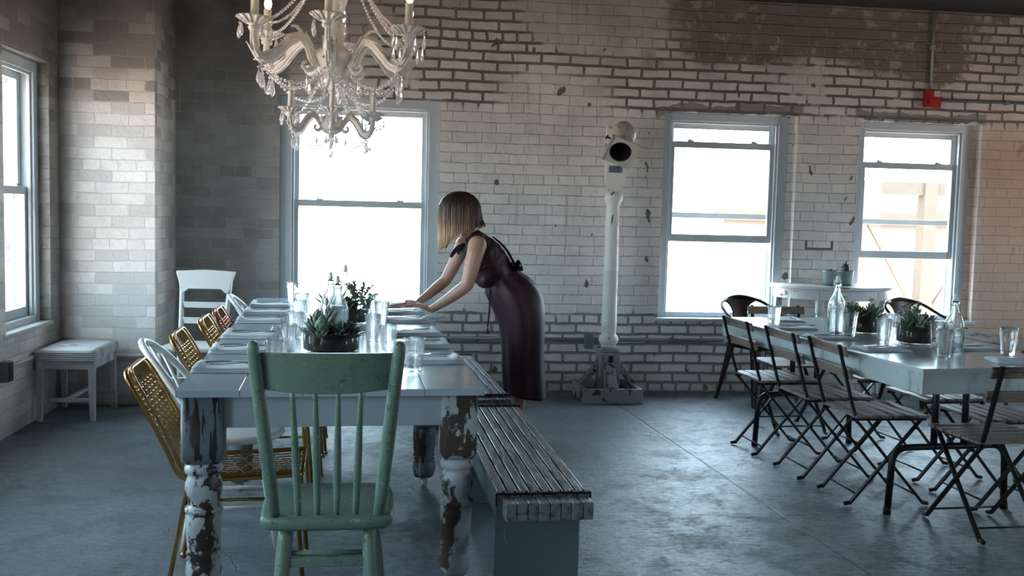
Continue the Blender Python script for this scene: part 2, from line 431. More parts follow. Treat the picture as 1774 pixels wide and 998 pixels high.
def clear_glass(name, tint=(1, 1, 1), ior=1.45, thin=.54):
    g = G(name)
    gl = g.n('ShaderNodeBsdfGlass', {'Color': tuple(tint) + (1,), 'Roughness': 0.0, 'IOR': ior})
    tr = g.n('ShaderNodeBsdfTransparent', {'Color': (.97, .98, .98, 1)})
    mx = g.n('ShaderNodeMixShader', {0: thin, 1: gl.outputs[0], 2: tr.outputs[0]})
    g.t.links.new(mx.outputs[0], g.out.inputs['Surface']); return g.m
M['glass'] = clear_glass('clear_glass')
M['bottle'] = clear_glass('bottle_glass', (.97, .99, .985), 1.45, .18)
M['water'] = clear_glass('water', (.97, 1, 1), 1.33, .35)
def crystal_material():
    g = G('cut_crystal')
    gl = g.n('ShaderNodeBsdfGlass', {'Color': (1, 1, 1, 1), 'Roughness': .02, 'IOR': 1.55}); df = g.n('ShaderNodeBsdfTranslucent', {'Color': (.92, .92, .95, 1)}); d2 = g.n('ShaderNodeBsdfDiffuse', {'Color': (.9, .89, .9, 1)})
    m1 = g.n('ShaderNodeMixShader', {0: .5, 1: df.outputs[0], 2: d2.outputs[0]}); mx = g.n('ShaderNodeMixShader', {0: .42, 1: gl.outputs[0], 2: m1.outputs[0]})
    g.t.links.new(mx.outputs[0], g.out.inputs['Surface']); return g.m
M['crystal'] = crystal_material()

M['table_paint'] = chipped('grey_blue_table_paint', (.36, .42, .455), (.22, .22, .21), .20, 5, (1, .25, 1), .14, (.30, .36, .395), .03)
M['table_side'] = chipped('grey_table_side', (.31, .365, .385), (.42, .48, .50), .34, 4, (.6, 1, 1.2), .40, (.265, .315, .335), .06)
M['leg_dark'] = chipped('flaking_slate_paint', (.105, .135, .150), (.030, .022, .020), .44, 13, (1, 1, .28), .4, (.13, .165, .18))
M['leg_white'] = chipped('flaking_white_paint', (.36, .39, .40), (.060, .036, .028), .495, 8.5, (1, 1, .5), .5, (.29, .32, .33))
def crackled_green():
    g = G('crackled_green_paint'); v = g.obj()
    wv = g.n('ShaderNodeVectorMath', {0: g.mapping(v, (1, 1, 2.2)), 1: g.n('ShaderNodeVectorMath', {0: g.n('ShaderNodeTexNoise', {'Vector': v, 'Scale': 14.0, 'Detail': 5}).outputs['Color'], 1: (.09, .09, .09)}, operation='MULTIPLY').outputs[0]}, operation='ADD').outputs[0]
    vor = g.n('ShaderNodeTexVoronoi', {'Vector': wv, 'Scale': 34.0}, feature='DISTANCE_TO_EDGE').outputs['Distance']
    crack = g.math('MULTIPLY', g.step(vor, .008, .035, 1, 0), g.step(g.noise(v, 9, 3), .46, .60))
    col = g.mix(g.noise(v, 12, 5, .65), (.086, .136, .100), (.138, .203, .154))
    col = g.mix(g.math('MULTIPLY', g.step(g.noise(v, 34, 4, .7), .64, .67), .75), col, (.27, .33, .28))
    col = g.mix(g.math('MULTIPLY', g.step(g.noise(g.mapping(v, (1, 1, 1), (3, 1, 7)), 30, 5, .7), .58, .66), .7), col, (.030, .045, .038))
    col = g.mix(g.math('MULTIPLY', crack, .8), col, (.022, .034, .028))
    return g.done(col, .42, 0, g.bump(g.math('SUBTRACT', 1.0, crack), .35, .0015))
M['green'] = crackled_green()
def two_tone_leg():
    """Slate paint with black vertical cracks on the square block, flaking white on the turned part below."""
    g = G('flaking_two_tone_leg'); v = g.obj(); z = g.n('ShaderNodeSeparateXYZ', {0: v}).outputs[2]
    st = g.noise(g.mapping(v, (1, 1, .10)), 52, 3, .5); n1 = g.noise(g.mapping(v, (1, 1, .55)), 13, 6, .65, .3)
    dark = g.mix(g.step(st, .53, .57), (.105, .135, .155), (.014, .013, .013))
    dark = g.mix(g.math('MULTIPLY', g.step(n1, .40, .34), .9), dark, (.035, .025, .022))
    mask = g.step(n1, .455, .475)
    white = g.mix(g.noise(v, 40, 3), (.46, .51, .53), (.36, .41, .43))
    white = g.mix(mask, g.mix(st, (.060, .034, .026), (.028, .020, .018)), white)
    white = g.mix(g.math('MULTIPLY', g.step(st, .60, .66), .5), white, (.10, .12, .13))
    top = g.step(g.math('ADD', z, g.math('MULTIPLY', n1, .03)), .505, .515)
    return g.done(g.mix(top, white, dark), .42, 0, g.bump(g.math('ADD', mask, st), .5, .002))
M['leg_two'] = two_tone_leg()
M['gold'] = plain('brass_wire', (.48, .27, .085), .30, 1.0, .15, 12)
M['copper'] = plain('copper_wire', (.42, .17, .10), .32, 1.0, .15, 12)
M['white_wood'] = chipped('white_chair_paint', (.70, .69, .66), (.26, .21, .17), .27, 14, (1, 1, .5), .40, (.62, .61, .59))
M['stool_paint'] = chipped('whitewashed_wood', (.54, .56, .57), (.20, .20, .20), .38, 7, (1, 1, .4), .5, (.46, .48, .49), .08)
M['bench_wood'] = chipped('weathered_grey_slat', (.165, .178, .185), (.055, .058, .060), .44, 40, (1, .10, 1), .36, (.105, .115, .12), .10)
M['bench_side'] = chipped('grey_blue_bench_paint', (.090, .120, .135), (.30, .33, .34), .27, 12, (1.6, 1.6, .5), .5, (.115, .15, .165), .02)
M['iron'] = plain('black_iron', (.010, .0095, .0095), .45, .4, .2, 18)
M['teak'] = chipped('weathered_slat_wood', (.165, .115, .082), (.070, .046, .033), .42, 14, (.18, 1, 1), .5, (.22, .18, .15), .08)
M['brown_steel'] = plain('dark_brown_steel', (.028, .017, .014), .36, .7, .2, 8)
M['white_table'] = chipped('worn_white_table', (.46, .53, .53), (.20, .22, .22), .36, 6, (1, 1, .35), .34, (.40, .46, .465), .09)
M['white_top'] = chipped('worn_white_table_top', (.50, .54, .55), (.30, .33, .335), .33, 5, (.5, 1, 1), .15, (.43, .47, .48), .10)
M['console'] = chipped('worn_console_paint', (.66, .68, .66), (.20, .17, .14), .42, 8, (.6, .6, 1.4), .45, (.58, .60, .585), .03)
M['post_white'] = chipped('worn_post_paint', (.82, .80, .76), (.16, .12, .09), .37, 11, (1, 1, .5), .5, (.72, .70, .66), .03)
M['post_base'] = chipped('worn_base_paint', (.30, .31, .305), (.055, .045, .040), .44, 12, (1, 1, .8), .6, (.24, .25, .25), .03)
M['lamp_metal'] = plain('cream_lamp_enamel', (.64, .60, .52), .32, .25, .1, 15)
M['black'] = plain('matt_black', (.006, .006, .006), .8)
M['steel'] = plain('polished_steel', (.30, .31, .32), .22, 1.0, .1)
M['zinc'] = plain('galvanized_zinc', (.34, .42, .43), .38, .6, .25, 14)
M['napkin'] = plain('white_linen', (.60, .645, .68), .85, 0, .06, 60, .3)
M['soil'] = plain('dark_soil', (.030, .020, .018), .95, 0, .5, 60, .8)
M['red'] = plain('red_enamel', (.42, .018, .018), .35)
M['pipe'] = plain('dull_conduit', (.40, .39, .36), .45, .4)
M['pipe_grey'] = plain('grey_painted_pipe', (.16, .18, .185), .5, .2)
M['cream'] = chipped('antique_white_plaster', (.84, .81, .765), (.50, .46, .42), .34, 16, (1, 1, 1), .42, (.74, .71, .67), .08)
M['candle'] = plain('ivory_candle_sleeve', (.74, .70, .64), .45)
M['leaf_pale'] = plain('silvery_green_leaf', (.165, .225, .165), .6, 0, .35, 30)
M['leaf_dark'] = plain('dark_succulent_leaf', (.035, .050, .048), .45, 0, .4, 25)
M['leaf_green'] = plain('green_succulent_leaf', (.075, .125, .062), .5, 0, .35, 25)
M['skin'] = plain('skin', (.50, .29, .21), .45, 0, .05, 25, Subsurface_Weight=.08)
M['dress'] = plain('burgundy_black_cloth', (.040, .012, .018), .55, 0, .3, 6, .2)
M['ribbon'] = plain('black_ribbon', (.010, .009, .011), .5)
M['shoe'] = plain('tan_sandal', (.10, .06, .04), .5)

def hair_material():
    g = G('blond_brown_hair'); v = g.obj(); sp = g.n('ShaderNodeSeparateXYZ', {0: v})
    st = g.noise(g.mapping(v, (1, 1, .06)), 60, 3)
    t = g.step(g.math('ADD', sp.outputs[2], g.math('MULTIPLY', g.math('SUBTRACT', st, .5), .12)), 1.20, 1.46)
    c = g.n('ShaderNodeValToRGB', {0: t}); cr = c.color_ramp
    cr.elements[0].color = (.60, .40, .25, 1); cr.elements[1].color = (.030, .020, .016, 1)
    e = cr.elements.new(.45); e.color = (.20, .118, .075, 1)
    back = g.step(sp.outputs[0], -.46, -.34)
    c2 = g.mix(g.math('MULTIPLY', back, .75), c.outputs[0], (.075, .048, .034))
    c2 = g.mix(g.math('MULTIPLY', g.math('MULTIPLY', g.step(st, .52, .62), g.step(sp.outputs[2], 1.47, 1.40)), .40), c2, (.48, .32, .20))
    return g.done(c2, .42, 0, None, Specular_IOR_Level=.4)
M['hair'] = hair_material()

def bulb_material(name, col, s):
    g = G(name); b = g.n('ShaderNodeEmission', {'Color': col + (1,), 'Strength': s}); g.t.links.new(b.outputs[0], g.out.inputs['Surface']); return g.m
M['bulb_lit'] = bulb_material('lit_bulb', (1.0, .74, .45), 28.0)
M['bulb_off'] = plain('frosted_bulb', (.80, .74, .66), .3)

# ------------------------------------------------------------------ room shell
def wall_mesh(axis, plane, a0, a1, z0, z1, openings, depth):
    """Wall face in the plane y=plane (axis 'x') or x=plane (axis 'y') with openings and their reveals; depth points outwards."""
    mb = MB(); eps = 1e-6
    def pt(a, d, z): return (a, plane + d, z) if axis == 'x' else (plane + d, a, z)
    A = sorted({a0, a1} | {o[0] for o in openings} | {o[1] for o in openings})
    Z = sorted({z0, z1} | {o[2] for o in openings} | {o[3] for o in openings})
    for i in range(len(A) - 1):
        for k in range(len(Z) - 1):
            ca, cz = (A[i] + A[i + 1]) / 2, (Z[k] + Z[k + 1]) / 2
            if any(o[0] < ca < o[1] and o[2] < cz < o[3] for o in openings): continue
            for d in (0, depth):
                mb.add([pt(A[i], d, Z[k]), pt(A[i + 1], d, Z[k]), pt(A[i + 1], d, Z[k + 1]), pt(A[i], d, Z[k + 1])], [(0, 1, 2, 3)])
    for (p, q, r, t) in openings:
        for (s1, s2) in (((p, r), (q, r)), ((q, r), (q, t)), ((q, t), (p, t)), ((p, t), (p, r))):
            mb.add([pt(s1[0], 0, s1[1]), pt(s2[0], 0, s2[1]), pt(s2[0], depth, s2[1]), pt(s1[0], depth, s1[1])], [(0, 1, 2, 3)])
    for (s1, s2) in (((a0, z0), (a1, z0)), ((a1, z0), (a1, z1)), ((a1, z1), (a0, z1)), ((a0, z1), (a0, z0))):
        mb.add([pt(s1[0], 0, s1[1]), pt(s2[0], 0, s2[1]), pt(s2[0], depth, s2[1]), pt(s1[0], depth, s1[1])], [(0, 1, 2, 3)])
    return mb

def struct(name, mb, mat, bevel=0): return tag(mb.build(name, mat, None, bevel), kind='structure')

struct('floor', MB().span(XL - .3, XR + .3, YF - .3, YB + .3, -.2, 0), M['floor'])
struct('ceiling', MB().span(XL - .3, XR + .3, YF - .3, YB + .3, ZC, ZC + .2), M['ceiling'])
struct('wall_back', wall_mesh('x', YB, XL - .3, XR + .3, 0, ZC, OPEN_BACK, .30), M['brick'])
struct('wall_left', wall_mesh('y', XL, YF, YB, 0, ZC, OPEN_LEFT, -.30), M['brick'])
struct('wall_right', wall_mesh('y', XR, YF, YB, 0, ZC, OPEN_RIGHT_ADDED, .30), M['brick'])
struct('wall_front', MB().span(XL - .3, XR + .3, YF - .3, YF, 0, ZC), M['plaster'])
PX1, PY = -1.600, 7.05
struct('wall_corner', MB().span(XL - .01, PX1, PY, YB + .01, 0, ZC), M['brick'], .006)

# ------------------------------------------------------------------ windows
def window(name, width, height, T, lower_raise=0.0, upper_drop=0.0, casing=.07, depth=.05, head=.06, glass_split=None):
    """Double hung window. Local frame: x across (0..width), y outwards, z up (0..height); T places it."""
    root = bpy.data.objects.new(name, None); C.objects.link(root); root.matrix_world = T; tag(root, kind='structure')
    d0 = depth
    f = MB()
    f.span(0, casing, d0, d0 + .14, 0, height); f.span(width - casing, width, d0, d0 + .14, 0, height)
    f.span(casing, width - casing, d0, d0 + .14, height - head, height)
    f.span(casing, width - casing, d0 + .002, d0 + .16, 0, .045)
    # inner bead and outer blind stop
    for a, b in ((casing, casing + .018), (width - casing - .018, width - casing)):
        f.span(a, b, d0 + .018, d0 + .040, .045, height - head); f.span(a, b, d0 + .125, d0 + .14, .045, height - head)
    f.span(casing + .018, width - casing - .018, d0 + .018, d0 + .040, height - head - .018, height - head)
    f.build('window_frame', M['trim'], root, .004)
    x0, x1 = casing + .004, width - casing - .004
    z0, z1 = .047, height - head - .004
    mid = glass_split if glass_split else (z0 + z1) / 2
    def sash(nm, a, b, y, bottom, top):
        s = MB(); st = .045
        s.span(x0, x0 + st, y, y + .035, a, b); s.span(x1 - st, x1, y, y + .035, a, b)
        s.span(x0 + st, x1 - st, y, y + .035, a, a + bottom); s.span(x0 + st, x1 - st, y, y + .035, b - top, b)
        o = s.build(nm, M['trim'], root, .004)
        MB().span(x0 + st - .003, x1 - st + .003, y + .015, y + .019, a + bottom - .003, b - top + .003).build('glass_pane', M['pane'], o)
        return o
    sash('upper_sash', mid - .025 - upper_drop, z1 - upper_drop, d0 + .085, .045, .05)
    lo = sash('lower_sash', z0 + lower_raise, mid + .025 + lower_raise, d0 + .045, .06, .05)
    for fx in (.2, .8):
        zt = mid + .025 + lower_raise
        l = MB(); xx = lerp(x0, x1, fx)
        l.box(xx, d0 + .062, zt + .004, .05, .022, .008); l.bar((xx - .02, d0 + .062, zt + .012), (xx + .025, d0 + .062, zt + .014), .010, .008)
        l.build('sash_lock', M['pipe'], lo, .001)
    return root

def T_back(a0, z0): return Matrix.Translation((a0, YB, z0))
def T_left(a1, z0): return Matrix.Translation((XL, a1, z0)) @ Matrix.Rotation(R(90), 4, 'Z') @ Matrix.Scale(1, 4)
o1, o2, o3 = OPEN_BACK
window('window_1', o1[1] - o1[0], o1[3] - o1[2], T_back(o1[0], o1[2]), 0, 0, .085, .035, .07, .835)
window('window_2', o2[1] - o2[0] - .05, o2[3] - o2[2], T_back(o2[0], o2[2]), .555, 0, .075, .07, .06, .815)
window('window_3', o3[1] - o3[0] - .05, o3[3] - o3[2], T_back(o3[0], o3[2]), .455, 0, .07, .07, .06, .80)
for i, (a0, a1, z0, z1) in enumerate(OPEN_LEFT):       # local x runs along +Y, outwards is -X
    w = a1 - a0
    window('window_%d' % (4 + i), w, z1 - z0, Matrix(((0, -1, 0, XL), (1, 0, 0, a0), (0, 0, 1, z0), (0, 0, 0, 1))), 0, 0, .07, .07, .07, .855)
for i, (a0, a1, z0, z1) in enumerate(OPEN_RIGHT_ADDED):
    window('window_%d' % (8 + i), a1 - a0, z1 - z0, Matrix(((0, 1, 0, XR), (-1, 0, 0, a1), (0, 0, 1, z0), (0, 0, 0, 1))), 0, 0, .07, .07, .07)
# brick-thick inner sills
for i, (a0, a1, z0, z1) in enumerate(OPEN_BACK):
    struct('trim_%d' % (i + 1), MB().span(a0 - .03, a1 + .03, YB - .025, YB + .07, z0 - .022, z0 + .003), M['trim'], .004)
struct('trim_4', MB().span(XL - .10, XL + .004, 6.06, 6.92, .575, .603), M['sill'], .006)
# brick strip filling the right side of the two far openings
for i, o in enumerate((o2, o3)):
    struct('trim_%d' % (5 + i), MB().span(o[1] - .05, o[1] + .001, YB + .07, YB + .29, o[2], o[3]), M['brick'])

# pipes, boxes on the walls
def pipe(name, pts, r, mat, label, cat='pipe', clips=()):
    root = thing(name, label, cat, pts[0])
    o = Vector(pts[0])
    MB().tube([Vector(p) - o for p in pts], r, 8).build('tube', mat, root)
    for c in clips:
        p = Vector(c) - o
        MB().box(p.x, p.y, p.z, .035, .03, .035).build('clip', mat, root, .003)
    return root
pipe('conduit', [(4.245, YB - .014, 2.44), (4.245, YB - .014, ZC)], .010, M['pipe'], 'thin vertical conduit from red alarm box up to the dark ceiling', clips=[(4.245, YB - .012, 2.78)])
pipe('conduit', [(4.32, YB - .018, 2.37), (6.9, YB - .018, 2.37)], .012, M['pipe_grey'], 'horizontal grey conduit running right from the red alarm box', clips=[(4.9, YB - .014, 2.37)])
pipe('conduit', [(.36, YB - .016, .418), (2.62, YB - .016, .418)], .013, M['pipe_grey'], 'low grey conduit along the brick wall behind the woman and lamp post', clips=[(.9, YB - .014, .418), (2.2, YB - .014, .418)])
pipe('conduit', [(XL + .05, PY - .016, .345), (PX1 - .01, PY - .016, .345)], .014, M['white_wood'], 'low white pipe across the pale brick corner behind the stool')
pipe('conduit', [(XL + .016, 6.075, .415), (XL + .016, 6.47, .415)], .013, M['white_wood'], 'white pipe along the left wall below its window')
def wall_box(name, label, cat, T, w, h, d, mat, facemat=None):
    root = thing(name, label, cat); root.matrix_world = T
    MB().span(-w / 2, w / 2, -d, 0, -h / 2, h / 2).build('housing', mat, root, .005)
    return root
b = wall_box('fire_alarm', 'red fire alarm box on the brick wall above third window', 'alarm', Matrix.Translation((4.255, YB, 2.375)), .13, .135, .055, M['red'])
MB().span(-.045, .045, -.066, -.054, -.05, -.005).build('handle_plate', M['red'], b, .004)
MB().span(.0, .055, -.058, -.054, .015, .06).build('lens', M['sill'], b, .002, label='pale lens')
b = wall_box('junction_box', 'small grey junction box on the low conduit beside the lamp post', 'electrical box', Matrix.Translation((1.535, YB, .405)), .07, .11, .045, M['pipe_grey'])
MB().span(-.030, .030, -.048, -.044, -.05, .05).build('cover_plate', M['pipe_grey'], b, .002)
b = wall_box('outlet_box', 'dark outlet box on the left wall pipe at the picture edge', 'electrical box', Matrix(((0, -1, 0, XL), (1, 0, 0, 6.02), (0, 0, 1, .40), (0, 0, 0, 1))), .075, .12, .05, M['pipe_grey'])
MB().span(-.032, .032, -.054, -.05, -.055, .055).build('cover_plate', M['iron'], b, .002)
# ------------------------------------------------------------------ the long left table
T1 = R(3.1)
T1_NEAR = Vector((-.727, 3.474, 0)); T1_W, T1_L = 1.07, 3.53
_ux, _uy = Vector((math.cos(T1), math.sin(T1), 0)), Vector((-math.sin(T1), math.cos(T1), 0))
def t1(a, b, z=.76):                       # a across from the left edge, b along from the near edge
    return T1_NEAR + _ux * a + _uy * b + Vector((0, 0, z))
table = thing('dining_table', 'long grey-blue painted dining table with fat flaking turned legs, set for a meal', 'table', tuple(t1(0, 0, 0)), T1)
mb = MB(); npl = 5; g_ = .0009
for i in range(npl):
    a0, a1 = T1_W * i / npl, T1_W * (i + 1) / npl
    mb.span(a0 + (g_ if i else 0), a1 - (g_ if i < npl - 1 else 0), 0, T1_L, .735, .760)
mb.build('tabletop', M['table_paint'], table, .0015)
mb = MB(); ins = .055
for (a0, a1, b0, b1) in ((.14, T1_W - .14, ins, ins + .025), (.14, T1_W - .14, T1_L - ins - .025, T1_L - ins), (ins, ins + .025, .14, T1_L - .14), (T1_W - ins - .025, T1_W - ins, .14, T1_L - .14)):
    mb.span(a0, a1, b0, b1, .617, .735)
mb.build('apron', M['table_side'], table, .002)
def rounded_block(mb, cx, cy, z0, z1, w, r, n=5):
    def ring(z, s=1.0, rr=None):
        q = []; rad = r if rr is None else rr; h = w / 2 * s
        for sx, sy, a in ((1, 1, 0), (-1, 1, 90), (-1, -1, 180), (1, -1, 270)):
            for k in range(n):
                t = R(a + 90 * k / (n - 1)); q.append(Vector((cx + sx * (h - rad) + rad * math.cos(t), cy + sy * (h - rad) + rad * math.sin(t), z)))
        return q
    mb.loft([ring(z0 - .022, .80, r * .9), ring(z0, .99), ring(z0 + .015), ring(z1)], True, True)
def turned_leg(cx, cy, w, mat, name='leg'):
    mb = MB(); k = w / .145
    rounded_block(mb, cx, cy, .515, .735, w, .022)
    prof = [(.050, .052), (.062, .075), (.066, .10), (.062, .128), (.054, .138), (.062, .147), (.054, .156), (.064, .165), (.056, .176), (.060, .190), (.0635, .26), (.0645, .305), (.058, .312), (.069, .318), (.0695, .330), (.058, .338), (.054, .346), (.060, .365), (.067, .392), (.0665, .415), (.057, .440), (.055, .450), (.066, .456), (.069, .468), (.066, .482), (.052, .490), (.056, .50), (.060, .514)]
    mb.lathe([(r * k * .98, z) for r, z in prof], 28, (cx, cy, 0))
    o = mb.build(name, mat, table)
    c = MB(); c.lathe([(.012, .035), (.012, .056)], 10, (cx, cy, 0))
    c.tube([(cx - .012, cy, .02), (cx + .012, cy, .02)], .020, 14); c.box(cx - .017, cy, .03, .004, .022, .034); c.box(cx + .017, cy, .03, .004, .022, .034); c.box(cx, cy, .047, .038, .024, .005)
    c.build('caster', M['pipe'], o)
    return o
for b in (.085, 1.44, T1_L - .085):
    turned_leg(.085, b, .143, M['leg_two'] if b < 1 else M['leg_dark'])
    turned_leg(T1_W - .085, b, .132, M['leg_white'] if b < 1 else M['leg_dark'])

# ------------------------------------------------------------------ slatted benches
def bench(label, loc, rz, L):
    W = .315
    t = thing('slatted_bench', label, 'bench', loc, rz, 'grey slatted benches beside the long table')
    n = 8; mb = MB(); sw = W / n
    for i in range(n):
        x = -W / 2 + sw * (i + .5)
        mb.bar((x, .09, .435), (x, L - .09, .435), sw - .006, .028)
    mb.build('seat_slats', M['bench_wood'], t, .003)
    for s, y0, y1 in ((0, 0, .085), (1, L - .085, L)):
        e = MB()
        for i in range(n):
            x = (-W / 2 + sw * (i + .5)) * .94 + .006
            e.bar((x, y0 + .003 * (i % 3), .413), (x, y1, .413), sw * .94 - .0006, .060 if s == 0 else .05)
        e.build('end_block', M['bench_wood'], t, .004)
        ys = .095 if s == 0 else L - .095
        b = MB(); b.box(0, ys, .452, W + .012, .022, .008); b.box(-W / 2 - .004, ys, .432, .006, .018, .045); b.box(W / 2 + .004, ys, .425, .006, .018, .055)
        for i in range(n): b.lathe([(.004, .455), (.005, .458), (.002, .461)], 6, (-W / 2 + sw * (i + .5), ys, 0))
        b.build('iron_strap', M['iron'], t, .002)
        yl = .20 if s == 0 else L - .20
        p = MB(); p.span(-.150, .150, yl - .014, yl + .014, 0, .418)
        p.build('end_panel', M['bench_side'], t, .003)
        for x in (-.085, .085):
            k = MB(); d = -1 if s == 0 else 1
            k.prism([(x - .012, yl + d * .014, .40), (x - .012, yl + d * .09, .40), (x - .012, yl + d * .014, .345)], (.024, 0, 0)); k.build('bracket', M['bench_side'], t)
    mb = MB(); mb.span(-.145, -.120, .21, L - .21, .335, .42); mb.span(.120, .145, .21, L - .21, .335, .42)
    mb.build('side_rail', M['bench_side'], t, .002)
    mb = MB(); mb.bar((0, .215, .14), (0, .56, .38), .05, .025); mb.bar((0, L - .215, .14), (0, L - .56, .38), .05, .025); mb.build('brace', M['bench_side'], t, .002)
    return t
bench('near slatted grey bench with exposed end blocks, closest along the table', (.527, 3.175, 0), R(2.0), 1.70)
bench('far slatted grey bench, beside the standing woman', (.467, 4.965, 0), R(3.6), 1.62)

# ------------------------------------------------------------------ green chair
def green_chair(loc, rz):
    t = thing('wooden_chair', 'crackled green wooden chair with four spindles at the table end', 'chair', loc, rz)
    # forward +y ; seat .36 deep
    sh = [(-.175, -.185), (-.20, -.12), (-.205, .08), (-.19, .16), (-.12, .195), (0, .20), (.12, .195), (.19, .16), (.205, .08), (.20, -.12), (.175, -.185), (0, -.195)]
    P = catmull([(x, y, 0) for x, y in sh], 5, True)
    mb = MB()
    def ring(z, s): return [Vector((p.x * s, p.y * s, z)) for p in P]
    mb.loft([ring(.425, .93), ring(.437, .99), ring(.455, 1.0), ring(.466, .985), ring(.469, .93), ring(.462, .6), ring(.460, .1)], True, True)
    mb.build('seat', M['green'], t)
    def back(x, z): return Vector((x * (1 + .16 * (z - .46) / .54), -.165 - .155 * ((z - .46) / .55) ** 1.1, z))
    for s in (-1, 1):
        mb = MB(); zs = [.455, .55, .70, .85, .96, 1.0, 1.012, 1.018]; rs = [.0165, .020, .0205, .0195, .0190, .0185, .014, .004]
        pts = []
        for z in zs:
            f = (z - .455) / .56
            pts.append(Vector((s * (.155 + .052 * f), -.160 - .155 * f, z)))
        mb.tube(pts, rs, 12); mb.build('back_post', M['green'], t)
    mb = MB(); rings = []
    for i in range(13):
        x = lerp(-.196, .196, i / 12); f = x / .196; by = .030 * (f * f) - .03
        cy = -.272 + by * 1.0
        zl, zh = .862 + .012 * f * f, .985 - .002 * f * f
        tilt = .030
        th = .009
        rings.append([Vector((x, cy - th + .012, zl)), Vector((x, cy + th + .012, zl)), Vector((x, cy + th - tilt + .012, zh)), Vector((x, cy - th - tilt + .012, zh))])
    mb.loft(rings, True, False); mb.build('crest_rail', M['green'], t, .003)
    for i in range(4):
        f = (i - 1.5) / 1.5; xb, xt = f * .085, f * .098
        mb = MB(); pts = []; rs = []
        for k, (q, r) in enumerate(((0, .0085), (.12, .0105), (.35, .0125), (.55, .0115), (.8, .0085), (.93, .0075), (1, .007))):
            pts.append(Vector((lerp(xb, xt, q), lerp(-.155, -.283, q), lerp(.455, .875, q)))); rs.append(r)
        mb.tube(pts, rs, 10); mb.build('spindle', M['green'], t)
    feet = {}
    for sx in (-1, 1):
        for sy, y0, y1 in ((-1, -.125, -.215), (1, .125, .19)):
            mb = MB(); a = Vector((sx * .125, y0, .435)); b = Vector((sx * (.150 if sy < 0 else .185), y1, 0))
            pts = [a.lerp(b, q) for q in (0, .12, .3, .5, .75, 1)]
            mb.tube(pts, [.0185, .022, .0235, .023, .019, .015], 12); mb.build('leg', M['green'], t); feet[(sx, sy)] = (a, b)
    def st(p, q, k, r=.0105):
        a = p[0].lerp(p[1], k); b = q[0].lerp(q[1], k); MB().tube([a, a.lerp(b, .5), b], [r * .8, r * 1.15, r * .8], 8).build('stretcher', M['green'], t)
    a = feet[(-1, -1)]; b = feet[(1, -1)]
    p, q = a[0].lerp(a[1], .27), b[0].lerp(b[1], .27)
    MB().bar(p, q, .018, .030).build('stretcher', M['green'], t, .004)
    st(feet[(-1, 1)], feet[(1, 1)], .45)
    for sx in (-1, 1):
        st(feet[(sx, -1)], feet[(sx, 1)], .42); st(feet[(sx, -1)], feet[(sx, 1)], .68)
    return t
green_chair((-.186, 3.165, 0), R(1.5))

